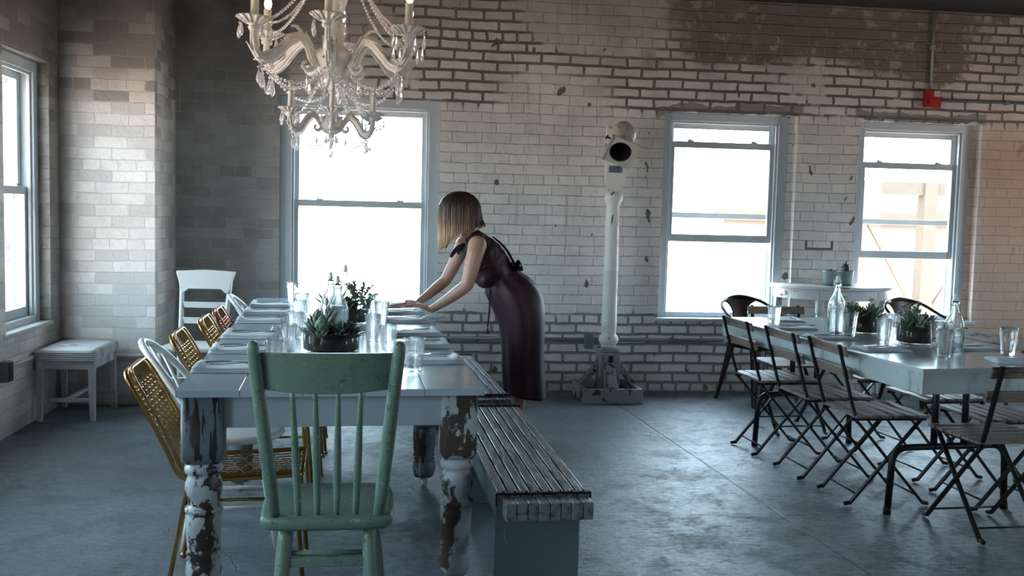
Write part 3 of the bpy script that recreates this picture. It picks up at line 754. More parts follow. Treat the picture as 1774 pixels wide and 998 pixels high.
# ------------------------------------------------------------------ brass and copper wire chairs
def wire_chair(label, loc, rz, mat, group=None):
    t = thing('wire_chair', label, 'chair', loc, rz, group)
    W = .195
    # one bent tube outlines seat and back: profile in (y, z), forward +y
    prof = [(.225, .432), (.10, .425), (-.08, .420), (-.165, .422), (-.205, .445), (-.235, .51), (-.30, .64), (-.362, .752)]
    cor = []
    side = catmull([(0, y, z) for y, z in prof], 4)
    def xw(i, n): return W * (1.0 if i < n * .62 else lerp(1.0, .93, (i - n * .62) / (n * .38)))
    n = len(side)
    L = [Vector((-xw(i, n), p.y, p.z)) for i, p in enumerate(side)]; Rr = [Vector((xw(i, n), p.y, p.z)) for i, p in enumerate(side)]
    topdir = (side[-1] - side[-2]).normalized()
    def corner(p, inward):           # rounded upper corner
        out = []; rad = .055
        for k in range(1, 6):
            a = R(90 * k / 5); out.append(p + topdir * rad * math.sin(a) + Vector((inward * rad * (1 - math.cos(a)), 0, 0)))
        return out
    loop = L + corner(L[-1], 1) + list(reversed(corner(Rr[-1], -1))) + list(reversed(Rr))
    frame = MB(); frame.tube(loop, .0085, 8)
    inner = [Vector((p.x * .90, p.y + .016, p.z + .010)) for p in loop]
    frame.tube(inner, .005, 6)
    frame.tube([L[0], Rr[0]], .0085, 8)
    frame.build('frame', mat, t)
    w = MB(); nw = 13
    top = side[-1] + topdir * .05
    for i in range(nw):
        f = lerp(-.92, .92, i / (nw - 1)); pts = [Vector((f * xw(k, n), p.y + .010 * (1 - f * f) * (1 if k > n * .5 else 0), p.z - .012 * (1 - f * f) * (1 if k < n * .55 else 0))) for k, p in enumerate(side)]
        pts.append(Vector((f * W * .88, top.y, top.z - .01 * abs(f))))
        w.tube(pts, .0026, 4, cap=False)
    w.build('lengthwise_wires', mat, t)
    x = MB()
    def surf(q, f):
        k = q * (n - 1); i = min(int(k), n - 2); p = side[i].lerp(side[i + 1], k - i)
        return Vector((f * xw(k, n) * .96, p.y + .004, p.z + .003))
    for i in range(18):                # crossed wires woven between the rails
        q = lerp(.04, .74, i / 17)
        for d in (-1, 1):
            pts = [surf(min(max(q + d * .10 * (s / 4 - .5), 0), 1), lerp(-1, 1, s / 4)) for s in range(5)]
            x.tube(pts, .0016, 4, cap=False)
    x.build('cross_wires', mat, t)
    v = MB()                                  # tight wrapped weave at the top of the back
    for i in range(12):
        q = lerp(.76, .985, i / 11); pts = [surf(q, lerp(-.95, .95, s / 12)) + Vector((0, .006 * (1 if (s + i) % 2 else -1), 0)) for s in range(13)]
        v.tube(pts, .0028, 4, cap=False)
    v.build('weave', mat, t)
    for sx in (-1, 1):
        for y0, y1 in ((-.165, -.245), (.20, .235)):
            l = MB(); l.tube([(sx * W, y0 + .0, .424), (sx * W * 1.0, y0 + (y1 - y0) * .10, .38), (sx * (W + .012), y1, 0)], [.0095, .0095, .0085], 8)
            l.lathe([(.012, 0), (.012, .012), (.008, .02)], 8, (sx * (W + .012), y1, 0)); l.build('leg', mat, t)
    MB().tube([(-W, -.18, .36), (W, -.18, .36)], .006, 6).build('stretcher', mat, t)
    MB().tube([(-W, .203, .36), (W, .203, .36)], .006, 6).build('stretcher', mat, t)
    for sx in (-1, 1): MB().tube([(sx * W, -.182, .345), (sx * W, .205, .345)], .006, 6).build('stretcher', mat, t)
    return t
FACE_R = R(-90) + T1
gw = 'brass wire chairs along the left of the long table'
w0 = wire_chair('brass wire chair nearest the camera beside the green chair', (-.545, 3.785, 0), FACE_R, M['gold'], gw)
dup(w0, (-.600, 4.76, 0), FACE_R, 'brass wire chair just beyond the near white hoop-back chair')
dup(w0, (-.590, 5.36, 0), FACE_R, 'brass wire chair next to the reddish copper wire chair')
wire_chair('reddish copper wire chair, the only copper one', (-.600, 5.84, 0), FACE_R, M['copper'])

# ------------------------------------------------------------------ white hoop-back chairs
def hoop_chair(label, loc, rz):
    t = thing('hoop_back_chair', label, 'chair', loc, rz, 'white hoop-back chairs')
    mb = MB(); prof = [(.17, .432), (.195, .436), (.205, .448), (.200, .460), (.185, .464), (.10, .458), (.001, .456)]
    mb.lathe(prof, 32); mb.build('seat', M['white_wood'], t)
    def bk(x, z):
        return Vector((x, -.150 - .22 * (z - .46) / .37 + .0, z))
    pts = []
    for k in range(25):
        a = math.pi * k / 24; pts.append(bk(-.185 * math.cos(a) * (1 if .15 < k / 24 < .85 else 1), .46 + .37 * (math.sin(a) ** .62)))
    pts = [Vector((p.x, p.y + .06 * (abs(p.x) / .185) ** 2, p.z)) for p in pts]
    mb = MB(); mb.tube(pts, .0145, 10); mb.build('hoop', M['white_wood'], t)
    for x in (-.115, -.06, 0, .06, .115):
        zt = .46 + .37 * (math.sqrt(max(0, 1 - (x / .185) ** 2)) ** .62)
        mb = MB(); a = Vector((x * .75, -.155, .455)); b = bk(x, zt); b.y += .06 * (abs(x) / .185) ** 2
        mb.tube([a, a.lerp(b, .4), b], [.0065, .0085, .006], 8); mb.build('spindle', M['white_wood'], t)
    legs = []
    for sx, sy in ((-1, -1), (1, -1), (-1, 1), (1, 1)):
        a, b = Vector((sx * .11, sy * .11, .44)), Vector((sx * .175, sy * .185, 0))
        MB().tube([a, a.lerp(b, .35), a.lerp(b, .7), b], [.013, .018, .016, .012], 10).build('leg', M['white_wood'], t); legs.append((a, b))
    for i, j, k in ((0, 1, .5), (2, 3, .5), (0, 2, .62), (1, 3, .62)):
        MB().tube([legs[i][0].lerp(legs[i][1], k), legs[j][0].lerp(legs[j][1], k)], .0085, 8).build('stretcher', M['white_wood'], t)
    return t
h0 = hoop_chair('white hoop-back chair between the two nearest brass wire chairs', (-.640, 4.225, 0), FACE_R)
dup(h0, (-.625, 6.36, 0), FACE_R, 'white hoop-back chair at the far end, beyond the copper chair')

# ------------------------------------------------------------------ white chair with wide crest against the corner
t = thing('ladder_back_chair', 'white chair with a wide flared crest rail against the brick corner', 'chair', (-1.285, 6.78, 0), R(176))
mb = MB(); P = [(-.17, -.17), (.17, -.17), (.21, .20), (-.21, .20)]
mb.prism([(x, y, .435) for x, y in P], (0, 0, .03)); mb.build('seat', M['white_wood'], t, .010)
def lb(x, z): return Vector((x, -.165 - .13 * (z - .46) / .46, z))
for s in (-1, 1):
    mb = MB(); mb.tube([lb(s * .145, .44), lb(s * .150, .6), lb(s * .158, .75), lb(s * .166, .90)], [.018, .017, .016, .015], 10); mb.build('back_post', M['white_wood'], t)
mb = MB()
out = [(-.150, .785), (-.125, .80), (-.11, .815), (.11, .815), (.125, .80), (.150, .785), (.166, .80), (.178, .86), (.198, .915), (.202, .935), (0, .945), (-.202, .935), (-.198, .915), (-.178, .86), (-.166, .80)]
mb.prism([lb(x, z) + Vector((0, .034, 0)) for x, z in out], (0, -.022, 0)); mb.build('crest_rail', M['white_wood'], t, .004)
for z in (.705, .60):
    mb = MB(); mb.bar(lb(-.15, z), lb(.15, z), .016, .042); mb.build('back_slat', M['white_wood'], t, .004)
lg = []
for sx, sy, yb in ((-1, -1, -.20), (1, -1, -.20), (-1, 1, .19), (1, 1, .19)):
    a, b = Vector((sx * (.145 if sy < 0 else .18), -.15 if sy < 0 else .17, .44)), Vector((sx * (.16 if sy < 0 else .19), yb, 0))
    MB().tube([a, a.lerp(b, .5), b], [.019, .020, .014], 10).build('leg', M['white_wood'], t); lg.append((a, b))
for i, j, k in ((2, 3, .4), (0, 2, .5), (1, 3, .5), (0, 1, .5)):
    MB().tube([lg[i][0].lerp(lg[i][1], k), lg[j][0].lerp(lg[j][1], k)], .009, 8).build('stretcher', M['white_wood'], t)

# ------------------------------------------------------------------ whitewashed stool in the corner
t = thing('stool', 'whitewashed square wooden stool in the corner under the left window', 'stool', (-2.025, 6.745, 0), R(-1.0))
mb = MB(); n = 10
def sq(hx, hy, z, dz=0.0):
    q = []
    for i in range(n): q.append(Vector((lerp(-hx, hx, i / n), -hy, z + dz * math.sin(math.pi * i / n))))
    for i in range(n): q.append(Vector((hx, lerp(-hy, hy, i / n), z + dz * math.sin(math.pi * i / n))))
    for i in range(n): q.append(Vector((lerp(hx, -hx, i / n), hy, z + dz * math.sin(math.pi * i / n))))
    for i in range(n): q.append(Vector((-hx, lerp(hy, -hy, i / n), z + dz * math.sin(math.pi * i / n))))
    return q
rings = []
for k in range(5):
    z = .388 + k * .012
    rings += [sq(.178, .248, z), sq(.184, .254, z + .003), sq(.184, .254, z + .008), sq(.178, .248, z + .0105)]
rings += [sq(.180, .250, .452), sq(.150, .215, .459, .004), sq(.02, .02, .462)]
mb.loft(rings, True, True); mb.build('seat', M['stool_paint'], t)
mb = MB()
mb.span(-.165, .165, -.240, -.222, .335, .392); mb.span(-.165, .165, .222, .240, .335, .392); mb.span(-.172, -.154, -.235, .235, .335, .392); mb.span(.154, .172, -.235, .235, .335, .392)
mb.build('apron', M['stool_paint'], t, .003)
for sx in (-1, 1):
    for sy in (-1, 1):
        mb = MB(); mb.bar((sx * .155, sy * .222, .39), (sx * .162, sy * .228, 0), .042, .042, (0, 1, 0), .030, .030); mb.build('leg', M['stool_paint'], t, .003)
MB().bar((-.155, -.222, .135), (.155, -.222, .135), .016, .024).build('stretcher', M['stool_paint'], t, .002)
MB().bar((-.155, .222, .135), (.155, .222, .135), .016, .024).build('stretcher', M['stool_paint'], t, .002)
MB().bar((0, -.222, .137), (0, .222, .137), .024, .020).build('stretcher', M['stool_paint'], t, .002)

# ------------------------------------------------------------------ column with old spotlight
t = thing('spotlight_stand', 'tall white turned column on a box base carrying an old spotlight', 'lamp stand', (1.640, 7.34, 0))
bx, by0, by1 = .225, -.225, .225
for nm, a in (('base_board', (-bx, bx, by0, by0 + .035)), ('base_board', (-bx, bx, by1 - .035, by1)), ('base_board', (-bx, -bx + .035, by0 + .035, by1 - .035)), ('base_board', (bx - .035, bx, by0 + .035, by1 - .035))):
    MB().span(a[0], a[1], a[2], a[3], 0, .108).build(nm, M['post_base'], t, .004)
mb = MB(); mb.span(-bx + .035, bx - .035, by0 + .035, by1 - .035, 0, .03); mb.build('base_floor', M['post_base'], t)
mb = MB(); mb.span(-.078, .078, -.078, .078, .03, .36)
mb.loft([[Vector((x * s, y * s, z)) for x, y in ((-1, -1), (1, -1), (1, 1), (-1, 1))] for s, z in ((.078, .36), (.070, .385), (.052, .398))], True, False)
blk = mb.build('square_block', M['post_base'], t, .010)
MB().span(-.012, .022, -.080, -.076, .22, .335).build('slot', M['black'], blk)
for dx, dy in ((-1, 0), (1, 0), (0, -1), (0, 1)):
    mb = MB(); mb.bar((dx * .205, dy * .205, .10), (dx * .070, dy * .070, .275), .062, .040, (0, 0, 1)); mb.build('brace', M['post_base'], t, .003)
MB().span(-.045, .045, -.125, -.080, .06, .235).build('brace', M['post_base'], t, .004)
prof = [(.050, .39), (.060, .40), (.050, .408), (.056, .412), (.070, .428), (.076, .45), (.070, .475), (.056, .492), (.054, .50), (.056, .55), (.060, .556), (.057, .562), (.060, .568), (.057, .574), (.060, .580), (.057, .59), (.0555, .80), (.0545, .97), (.058, .974), (.0545, .98), (.057, .99), (.054, 1.0), (.051, 1.30), (.0535, 1.305), (.051, 1.312), (.0535, 1.322), (.051, 1.33), (.049, 1.46), (.051, 1.475), (.066, 1.49), (.074, 1.515), (.070, 1.545), (.056, 1.562), (.05, 1.565)]
MB().lathe(prof, 28).build('column', M['post_white'], t)
mb = MB(); pl = []
for k in range(13):
    a = math.pi * (1 + k / 12); pl.append(Vector((.012 + .078 * math.cos(a), -.012, 1.635 + .060 * math.sin(a))))
pl += [Vector((.090, -.012, 1.86)), Vector((-.066, -.012, 2.06))]
mb.prism(pl, (0, .03, 0)); yk = mb.build('back_plate', M['post_white'], t, .004)
MB().span(-.042, .058, -.020, -.012, 1.705, 1.755).build('rusty_bracket', M['leg_dark'], yk, .003)
ax = Vector((-.24, -.80, -.55)).normalized()            # beam direction
fc = Vector((-.012, -.25, 1.845))                        # centre of the front plate
up = Vector((0, 0, 1)); u = ax.cross(up).normalized(); w = u.cross(ax).normalized()
rot = R(24); u, w = u * math.cos(rot) + w * math.sin(rot), w * math.cos(rot) - u * math.sin(rot)
LM = Matrix(((u.x, w.x, -ax.x, fc.x), (u.y, w.y, -ax.y, fc.y), (u.z, w.z, -ax.z, fc.z), (0, 0, 0, 1)))
mb = MB(); mb.lathe([(.078, .004), (.089, .012), (.089, .24), (.094, .245), (.094, .262), (.086, .275), (.084, .30), (.070, .335), (.040, .36), (.0015, .368)], 28, M=LM, cap=False); body = mb.build('lamp_body', M['lamp_metal'], t)
mb = MB()                                                # square front plate with a round hole
hole = [(.080 * math.cos(2 * math.pi * k / 32), .080 * math.sin(2 * math.pi * k / 32)) for k in range(32)]
sqr = []
for x, y in hole:
    m = max(abs(x), abs(y)); sqr.append((x * .108 / m, y * .108 / m))
r0 = [LM @ Vector((x, y, .004)) for x, y in hole]; r1 = [LM @ Vector((x, y, -.006)) for x, y in hole]; s0 = [LM @ Vector((x, y, .004)) for x, y in sqr]; s1 = [LM @ Vector((x, y, -.006)) for x, y in sqr]
mb.loft([r0, r1, s1, s0, r0], False, False)
for sx in (-1, 1): mb.add([LM @ Vector(p) for p in ((sx * .108, -.108, -.006), (sx * .098, -.108, -.006), (sx * .098, .108, -.006), (sx * .108, .108, -.006), (sx * .108, -.108, -.018), (sx * .098, -.108, -.018), (sx * .098, .108, -.018), (sx * .108, .108, -.018))], [(0, 1, 2, 3), (4, 7, 6, 5), (0, 4, 5, 1), (1, 5, 6, 2), (2, 6, 7, 3), (3, 7, 4, 0)])
mb.build('colour_frame', M['lamp_metal'], body)
MB().lathe([(.0795, .003), (.079, .03), (.078, .12), (.02, .13), (.004, .13)], 28, M=LM, cap=False).build('dark_interior', M['black'], body)
mb = MB()
for k, (x, y, z) in enumerate(((.0, .088, .20), (.05, .073, .20), (-.05, .073, .20), (.0, .088, .23), (.06, .066, .225))): mb.ell(LM @ Vector((x, y, z)), .005, 8, 6)
mb.build('vent_hole', M['black'], body)
for s in (-1, 1):
    k = MB(); k.tube([LM @ Vector((s * .088, .0, .13)), LM @ Vector((s * .125, .0, .13))], .007, 8); k.tube([LM @ Vector((s * .118, -.018, .13)), LM @ Vector((s * .118, .018, .13))], .006, 6); k.build('clamp_knob', M['iron'], body)
k = MB(); k.tube([LM @ Vector((-.10, .0, .13)), Vector((-.075, -.02, 1.93)), Vector((-.066, .0, 1.86))], .009, 8); k.tube([LM @ Vector((0, .0, .25)), Vector((.01, -.012, 1.84))], .012, 8); k.build('yoke', M['lamp_metal'], t)
# ------------------------------------------------------------------ the right table
T2 = R(5.85); T2_NEAR = Vector((2.308, 4.051, 0)); T2_W, T2_L = .85, 2.05
_vx, _vy = Vector((math.cos(T2), math.sin(T2), 0)), Vector((-math.sin(T2), math.cos(T2), 0))
def t2(a, b, z=.76): return T2_NEAR + _vx * a + _vy * b + Vector((0, 0, z))
table2 = thing('dining_table', 'worn white box-edged dining table on black pipe legs', 'table', tuple(t2(0, 0, 0)), T2)
MB().span(-.006, T2_W + .006, -.006, T2_L + .006, .738, .760).build('tabletop', M['white_top'], table2, .003)
mb = MB()
mb.span(0, T2_W, 0, .022, .645, .738); mb.span(0, T2_W, T2_L - .022, T2_L, .645, .738); mb.span(0, .022, .022, T2_L - .022, .645, .738); mb.span(T2_W - .022, T2_W, .022, T2_L - .022, .645, .738)
mb.build('apron', M['white_table'], table2, .002)
for b in (.36, T2_L - .30):
    l = MB(); xa, xb = .115, .735
    pts = [(xa - .012, b, .0), (xa, b, .25)] + [(xa + .07 * (1 - math.cos(R(a))), b, .25 + .07 * math.sin(R(a))) for a in (20, 45, 70, 90)]
    pts += [(xb - .07 * (1 - math.cos(R(a))), b, .25 + .07 * math.sin(R(a))) for a in (90, 70, 45, 20)] + [(xb, b, .25), (xb + .012, b, 0)]
    l.tube(pts, .0165, 12)
    for x in (xa - .012, xb + .012): l.lathe([(.019, 0), (.019, .03), (.016, .034)], 12, (x, b, 0))
    l.build('leg_frame', M['iron'], table2)
    for x in (.335, .50):
        MB().tube([(x, b, .315), (x, b, .74)], .0165, 12).build('leg_post', M['iron'], table2)
    d = 1 if b < 1 else -1
    for x in (.30, .56): MB().bar((x, b + d * .02, .62), (x + .03, b + d * .30, .735) if False else (x, b + d * .34, .735), .022, .006).build('folding_brace', M['zinc'], table2)
    MB().bar((.24, b, .70), (.60, b, .70), .03, .02).build('leg_bracket', M['iron'], table2)

# ------------------------------------------------------------------ folding slat chairs
def folding_chair(label, loc, rz):
    t = thing('folding_chair', label, 'chair', loc, rz, 'folding slat chairs around the right table')
    for i in range(6):
        y = -.165 + i * .064
        mb = MB(); mb.box(0, y, .449, .385, .056, .014); mb.build('seat_slat', M['teak'], t, .003)
    XA, XB = .168, .150
    for s in (-1, 1):
        mb = MB(); x = s * XA
        mb.tube([(x, .215, .012), (x, .185, .018)], .011, 6)
        mb.bar((x, .190, .010), (x, -.178, .425), .011, .022, (1, 0, 0))
        mb.bar((x, -.176, .415), (x, -.205, .50), .011, .022, (1, 0, 0)); mb.bar((x, -.203, .49), (x, -.292, .80), .011, .022, (1, 0, 0))
        mb.build('back_leg', M['iron'], t, .002)
        mb = MB(); x = s * XB
        mb.tube([(x, -.215, .012), (x, -.185, .018)], .011, 6)
        mb.bar((x, -.190, .010), (x, .165, .430), .011, .022, (1, 0, 0))
        mb.build('front_leg', M['iron'], t, .002)
        MB().bar((s * .160, -.20, .434), (s * .160, .185, .434), .012, .016).build('seat_rail', M['iron'], t, .002)
        mb = MB(); mb.tube([(s * .140, 0, .222), (s * .178, 0, .222)], .008, 8); mb.build('pivot', M['iron'], t)
    MB().tube([(-XA, .150, .055), (XA, .150, .055)], .005, 6).build('tie_rod', M['iron'], t)
    MB().tube([(-XB, -.150, .057), (XB, -.150, .057)], .005, 6).build('tie_rod', M['iron'], t)
    for z in (.768, .660):
        y = -.205 - .087 * (z - .5) / .30 + .014
        mb = MB(); mb.bar((-.205, y, z), (.205, y, z), .014, .052, (0, -.28, 1)); mb.build('back_slat', M['teak'], t, .004)
    return t
def facing(deg): return R(deg)
fc0 = folding_chair('dark folding slat chair at near end of right table, nearest the camera', (2.715, 4.175, 0), R(3))
dup(fc0, (2.432, 4.705, 0), R(-90 + 1), 'slat folding chair nearest the camera on the left of the right table')
dup(fc0, (2.382, 5.175, 0), R(-90 + 3), 'slat folding chair in the middle on the left of the right table')
dup(fc0, (2.318, 5.70, 0), R(-90 + 4), 'slat folding chair farthest from the camera on the left of the right table')
dup(fc0, (2.635, 6.255, 0), R(180 + 3), 'folding chair at the far end of the right table, facing the camera')
dup(fc0, (3.010, 4.610, 0), R(90 + 3), 'folding chair at the right side of the right table, nearest the camera there')
dup(fc0, (3.000, 5.140, 0), R(90 + 4), 'folding chair at the right side of the right table, behind the two planters')
dup(fc0, (2.955, 5.790, 0), R(90 + 5), 'folding chair at the right side of the right table, farthest along')

# ------------------------------------------------------------------ dark steel armchairs
def steel_chair(label, loc, rz):
    t = thing('metal_armchair', label, 'chair', loc, rz, 'dark steel armchairs by the far wall')
    def rr(h, z, r=.06, k=5):
        q = []
        for sx, sy, a in ((1, 1, 0), (-1, 1, 90), (-1, -1, 180), (1, -1, 270)):
            for i in range(k):
                tt = R(a + 90 * i / (k - 1)); q.append(Vector((sx * (h - r) + r * math.cos(tt), sy * (h - r) + r * math.sin(tt), z)))
        return q
    mb = MB(); mb.loft([rr(.185, .415), rr(.190, .44), rr(.186, .452), rr(.160, .447, .05), rr(.05, .444, .02)], True, True); mb.build('seat', M['brown_steel'], t)
    for sx in (-1, 1):
        for sy in (-1, 1):
            a, b = Vector((sx * .168, sy * .168, .44)), Vector((sx * .225, sy * .225, 0))
            mb = MB(); ins = Vector((-sx, -sy, 0)).normalized()
            def sec(p, w):
                e = ins
                px, py = Vector((-sx * w, 0, 0)), Vector((0, -sy * w, 0))
                return [p + px, p + px * .45 + ins * -.004, p + ins * .006, p + py * .45 + ins * -.004, p + py, p + py + px * .12, p + (px + py) * .22, p + px + py * .12]
            mb.loft([sec(a, .085), sec(a.lerp(b, .5), .06), sec(b, .036)], True, False)
            mb.lathe([(.014, 0), (.014, .012)], 8, (b.x - sx * .008, b.y - sy * .008, 0))
            mb.build('leg', M['brown_steel'], t, .002)
    hp = catmull([(-.215, .150, .43), (-.252, .125, .55), (-.264, .04, .620), (-.254, -.09, .672), (-.195, -.215, .742), (0, -.262, .785), (.195, -.215, .742), (.254, -.09, .672), (.264, .04, .620), (.252, .125, .55), (.215, .150, .43)], 6)
    mb = MB(); mb.tube(hp, .0115, 8); mb.build('arm_hoop', M['brown_steel'], t)
    mb = MB(); rings = []
    for k in range(12):
        f = k / 11; z = lerp(.44, .787, f); hw = .068 + .012 * f + .120 * max(0, (f - .62) / .38) ** 2.2
        y0 = lerp(-.182, -.262, f); row = []
        for i in range(11):
            g = i / 5 - 1; x = g * hw
            zz = z - (.030 * (abs(x) / .185) ** 2 if f > .7 else 0) * ((f - .7) / .3 if f > .7 else 0)
            row.append(Vector((x, y0 + .055 * (x / .185) ** 2 * f, zz)))
        rings.append(row + [p + Vector((0, .004, 0)) for p in reversed(row)])
    mb.loft(rings, True, True); mb.build('back_splat', M['brown_steel'], t)
    return t
m0 = steel_chair('dark steel armchair below the middle window, behind the far table end', (2.785, 7.24, 0), R(180 + 22))
dup(m0, (4.10, 7.22, 0), R(180 + 20), 'dark steel armchair below the right window, behind the planters')

# ------------------------------------------------------------------ half-round console with two pots
CX, CY, CZ, CR = 3.475, YB - .012, .885, .495
t = thing('console_table', 'half-round worn white console table against the wall between two windows', 'table', (CX, CY, 0))
def half(r, z, k=24): return [Vector((r * math.cos(math.pi + math.pi * i / k), r * .92 * math.sin(math.pi + math.pi * i / k), z)) for i in range(k + 1)]
mb = MB(); mb.loft([half(CR - .006, CZ - .026), half(CR, CZ - .022), half(CR, CZ - .005), half(CR - .006, CZ)], True, False); mb.build('tabletop', M['console'], t)
mb = MB(); o_ = half(CR - .035, 0); i_ = half(CR - .057, 0)
mb.prism([p + Vector((0, 0, CZ - .105)) for p in o_] + [p + Vector((0, 0, CZ - .105)) for p in reversed(i_)], (0, 0, .080)); mb.build('apron', M['console'], t)
for x, y in ((-CR + .065, -.035), (CR - .065, -.035), (-.22, -.34), (.22, -.34)):
    mb = MB(); rounded_block(mb, x, y, CZ - .20, CZ - .026, .052, .006)
    mb.lathe([(.012, 0), (.016, .02), (.014, .05), (.020, .30), (.025, .52), (.019, .56), (.026, .58), (.019, .60), (.025, .64), (.022, .672)], 14, (x, y, 0)); mb.build('leg', M['console'], t)
random.seed(4)
def leaf(mb, base, d, L, w, th, bend=.2, n=6, up=Vector((0, 0, 1))):
    d = Vector(d).normalized(); side = d.cross(up)
    if side.length < .05: side = d.cross(Vector((1, 0, 0)))
    side.normalize(); nn = side.cross(d).normalized(); rings = []
    for k in range(n):
        f = k / (n - 1); prof = math.sin(math.pi * min(1, .12 + f * .86)) ** .7 * (1 - .25 * f)
        p = Vector(base) + d * L * f + up * (bend * L * f * f)
        ww, tt = max(w * prof, .0006), max(th * prof, .0005)
        rings.append([p + side * ww * math.cos(a) + nn * tt * math.sin(a) + nn * (abs(math.cos(a)) ** 2) * ww * .35 for a in (0, R(60), R(120), R(180), R(240), R(300))])
    mb.loft(rings, True, True)
def rosette(mb, c, r, layers, per, rise, w=.32, th=.10, bend=.25, el0=12, el1=72):
    c = Vector(c)
    for l in range(layers):
        f = l / max(1, layers - 1)
        for k in range(per):
            a = 2 * math.pi * (k + .5 * (l % 2)) / per + random.uniform(-.18, .18); el = R(lerp(el0, el1, f) + random.uniform(-8, 8))
            L = r * lerp(1, .55, f) * random.uniform(.85, 1.12)
            leaf(mb, c + Vector((0, 0, rise * f)), (math.cos(a) * math.cos(el), math.sin(a) * math.cos(el), math.sin(el)), L, L * w, L * th, bend)
def stems(mb, c, n, h, spread, lw, ll):
    for i in range(n):
        a = random.uniform(0, 6.28); q = random.uniform(.2, 1) * spread; tip = Vector(c) + Vector((math.cos(a) * q, math.sin(a) * q, h * random.uniform(.6, 1.05)))
        pts = [Vector(c) + Vector((math.cos(a), math.sin(a), 0)) * q * .3, Vector(c).lerp(tip, .5) + Vector((0, 0, h * .12)), tip]
        mb.tube(catmull(pts, 4), .0016, 5)
        cp = catmull(pts, 5)
        for k, p in enumerate(cp[2:]):
            for s in range(3):
                b = random.uniform(0, 6.28); leaf(mb, p, (math.cos(b), math.sin(b), random.uniform(.1, .9)), ll * random.uniform(.7, 1.1), lw, lw * .4, .1, 5)
def pot(label, loc, kind):
    t = thing('plant_pot', label, 'plant pot', loc)
    mb = MB(); mb.lathe([(.002, .004), (.044, .004), (.046, 0), (.050, .03), (.052, .032), (.060, .108), (.063, .110), (.063, .116), (.059, .116), (.056, .10), (.002, .098)], 24); mb.build('bucket', M['zinc'], t)
    mb = MB(); mb.lathe([(.055, .092), (.05, .103), (.002, .106)], 16); mb.build('soil', M['soil'], t)
    mb = MB()
    if kind: mb.ell((0, 0, .132), (.030, .030, .040), 12, 8); rosette(mb, (0, 0, .13), .045, 3, 9, .03, .22, .1, .2, 5, 70); mb.tube([(0, 0, .16), (.002, 0, .185)], [.008, .002], 6)
    else: rosette(mb, (.0, 0, .102), .030, 3, 7, .010, .3, .12)
    mb.build('succulent', M['leaf_dark'] if kind else M['leaf_green'], t)
pot('galvanized bucket pot with a low plant, left of two on the console', (3.375, 7.35, CZ), 0)
pot('galvanized bucket pot with a pointed cactus, right of two on the console', (3.525, 7.40, CZ), 1)

# ------------------------------------------------------------------ glassware
def tumbler_mesh(h=.135, r0=.030, r1=.043, n=10):
    mb = MB(); rings = []
    def ring(r, z, facets=True): return [Vector((r * math.cos(2 * math.pi * k / (2 * n)) * (1 if k % 2 or not facets else .965), r * math.sin(2 * math.pi * k / (2 * n)) * (1 if k % 2 or not facets else .965), z)) for k in range(2 * n)]
    w = .0026
    for r, z, fc_ in ((r0 * .90, 0, 0), (r0, .004, 1), (lerp(r0, r1, .8), h * .80, 1), (lerp(r0, r1, .86), h * .86, 0), (r1, h - .001, 0), (r1 - w * .5, h, 0), (r1 - w, h - .001, 0), (lerp(r0, r1, .5) - w, h * .5, 0), (r0 - w, .020, 0), (r0 * .5, .015, 0), (.001, .0145, 0)):
        rings.append(ring(r, z, fc_))
    mb.loft(rings, True, True)
    return mb
_tm = tumbler_mesh().mesh('tumbler'); _tm.materials.append(M['glass'])
_ts = tumbler_mesh(.105, .034, .043).mesh('tumbler'); _ts.materials.append(M['glass'])
def tumbler(p, label, group, short=False):
    o = bpy.data.objects.new('tumbler', _ts if short else _tm); C.objects.link(o); o.location = p
    o.rotation_euler = (0, 0, (p.x * 7.3 + p.y * 3.1) % .6)
    return tag(o, label, 'glass', group)
NTH = ['nearest', 'second', 'third', 'fourth', 'fifth', 'sixth']
def nth_from(i): return ('nearest to the green chair' if i == 0 else NTH[i] + ' from the green chair')
LB = [.355, .83, 1.36, 1.98, 2.42, 2.87]          # distance along the table
LA = [.315, .335, .345, .345, .345, .345]
for i, b in enumerate(LB): tumbler(t1(LA[i], b), 'faceted clear tumbler ' + nth_from(i) + ' in the row beside the wire chairs', 'tumblers on the long table')
RB = [.385, .83, 1.27, 1.95, 2.40, 2.83]
RA = [.845, .765, .715, .785, .765, .765]
for i, b in enumerate(RB): tumbler(t1(RA[i], b), 'faceted clear tumbler ' + nth_from(i) + ' in the row on the bench side', 'tumblers on the long table')
tumbler(t1(.26, 3.22), 'clear tumbler at the far left corner of the long table', 'tumblers on the long table')
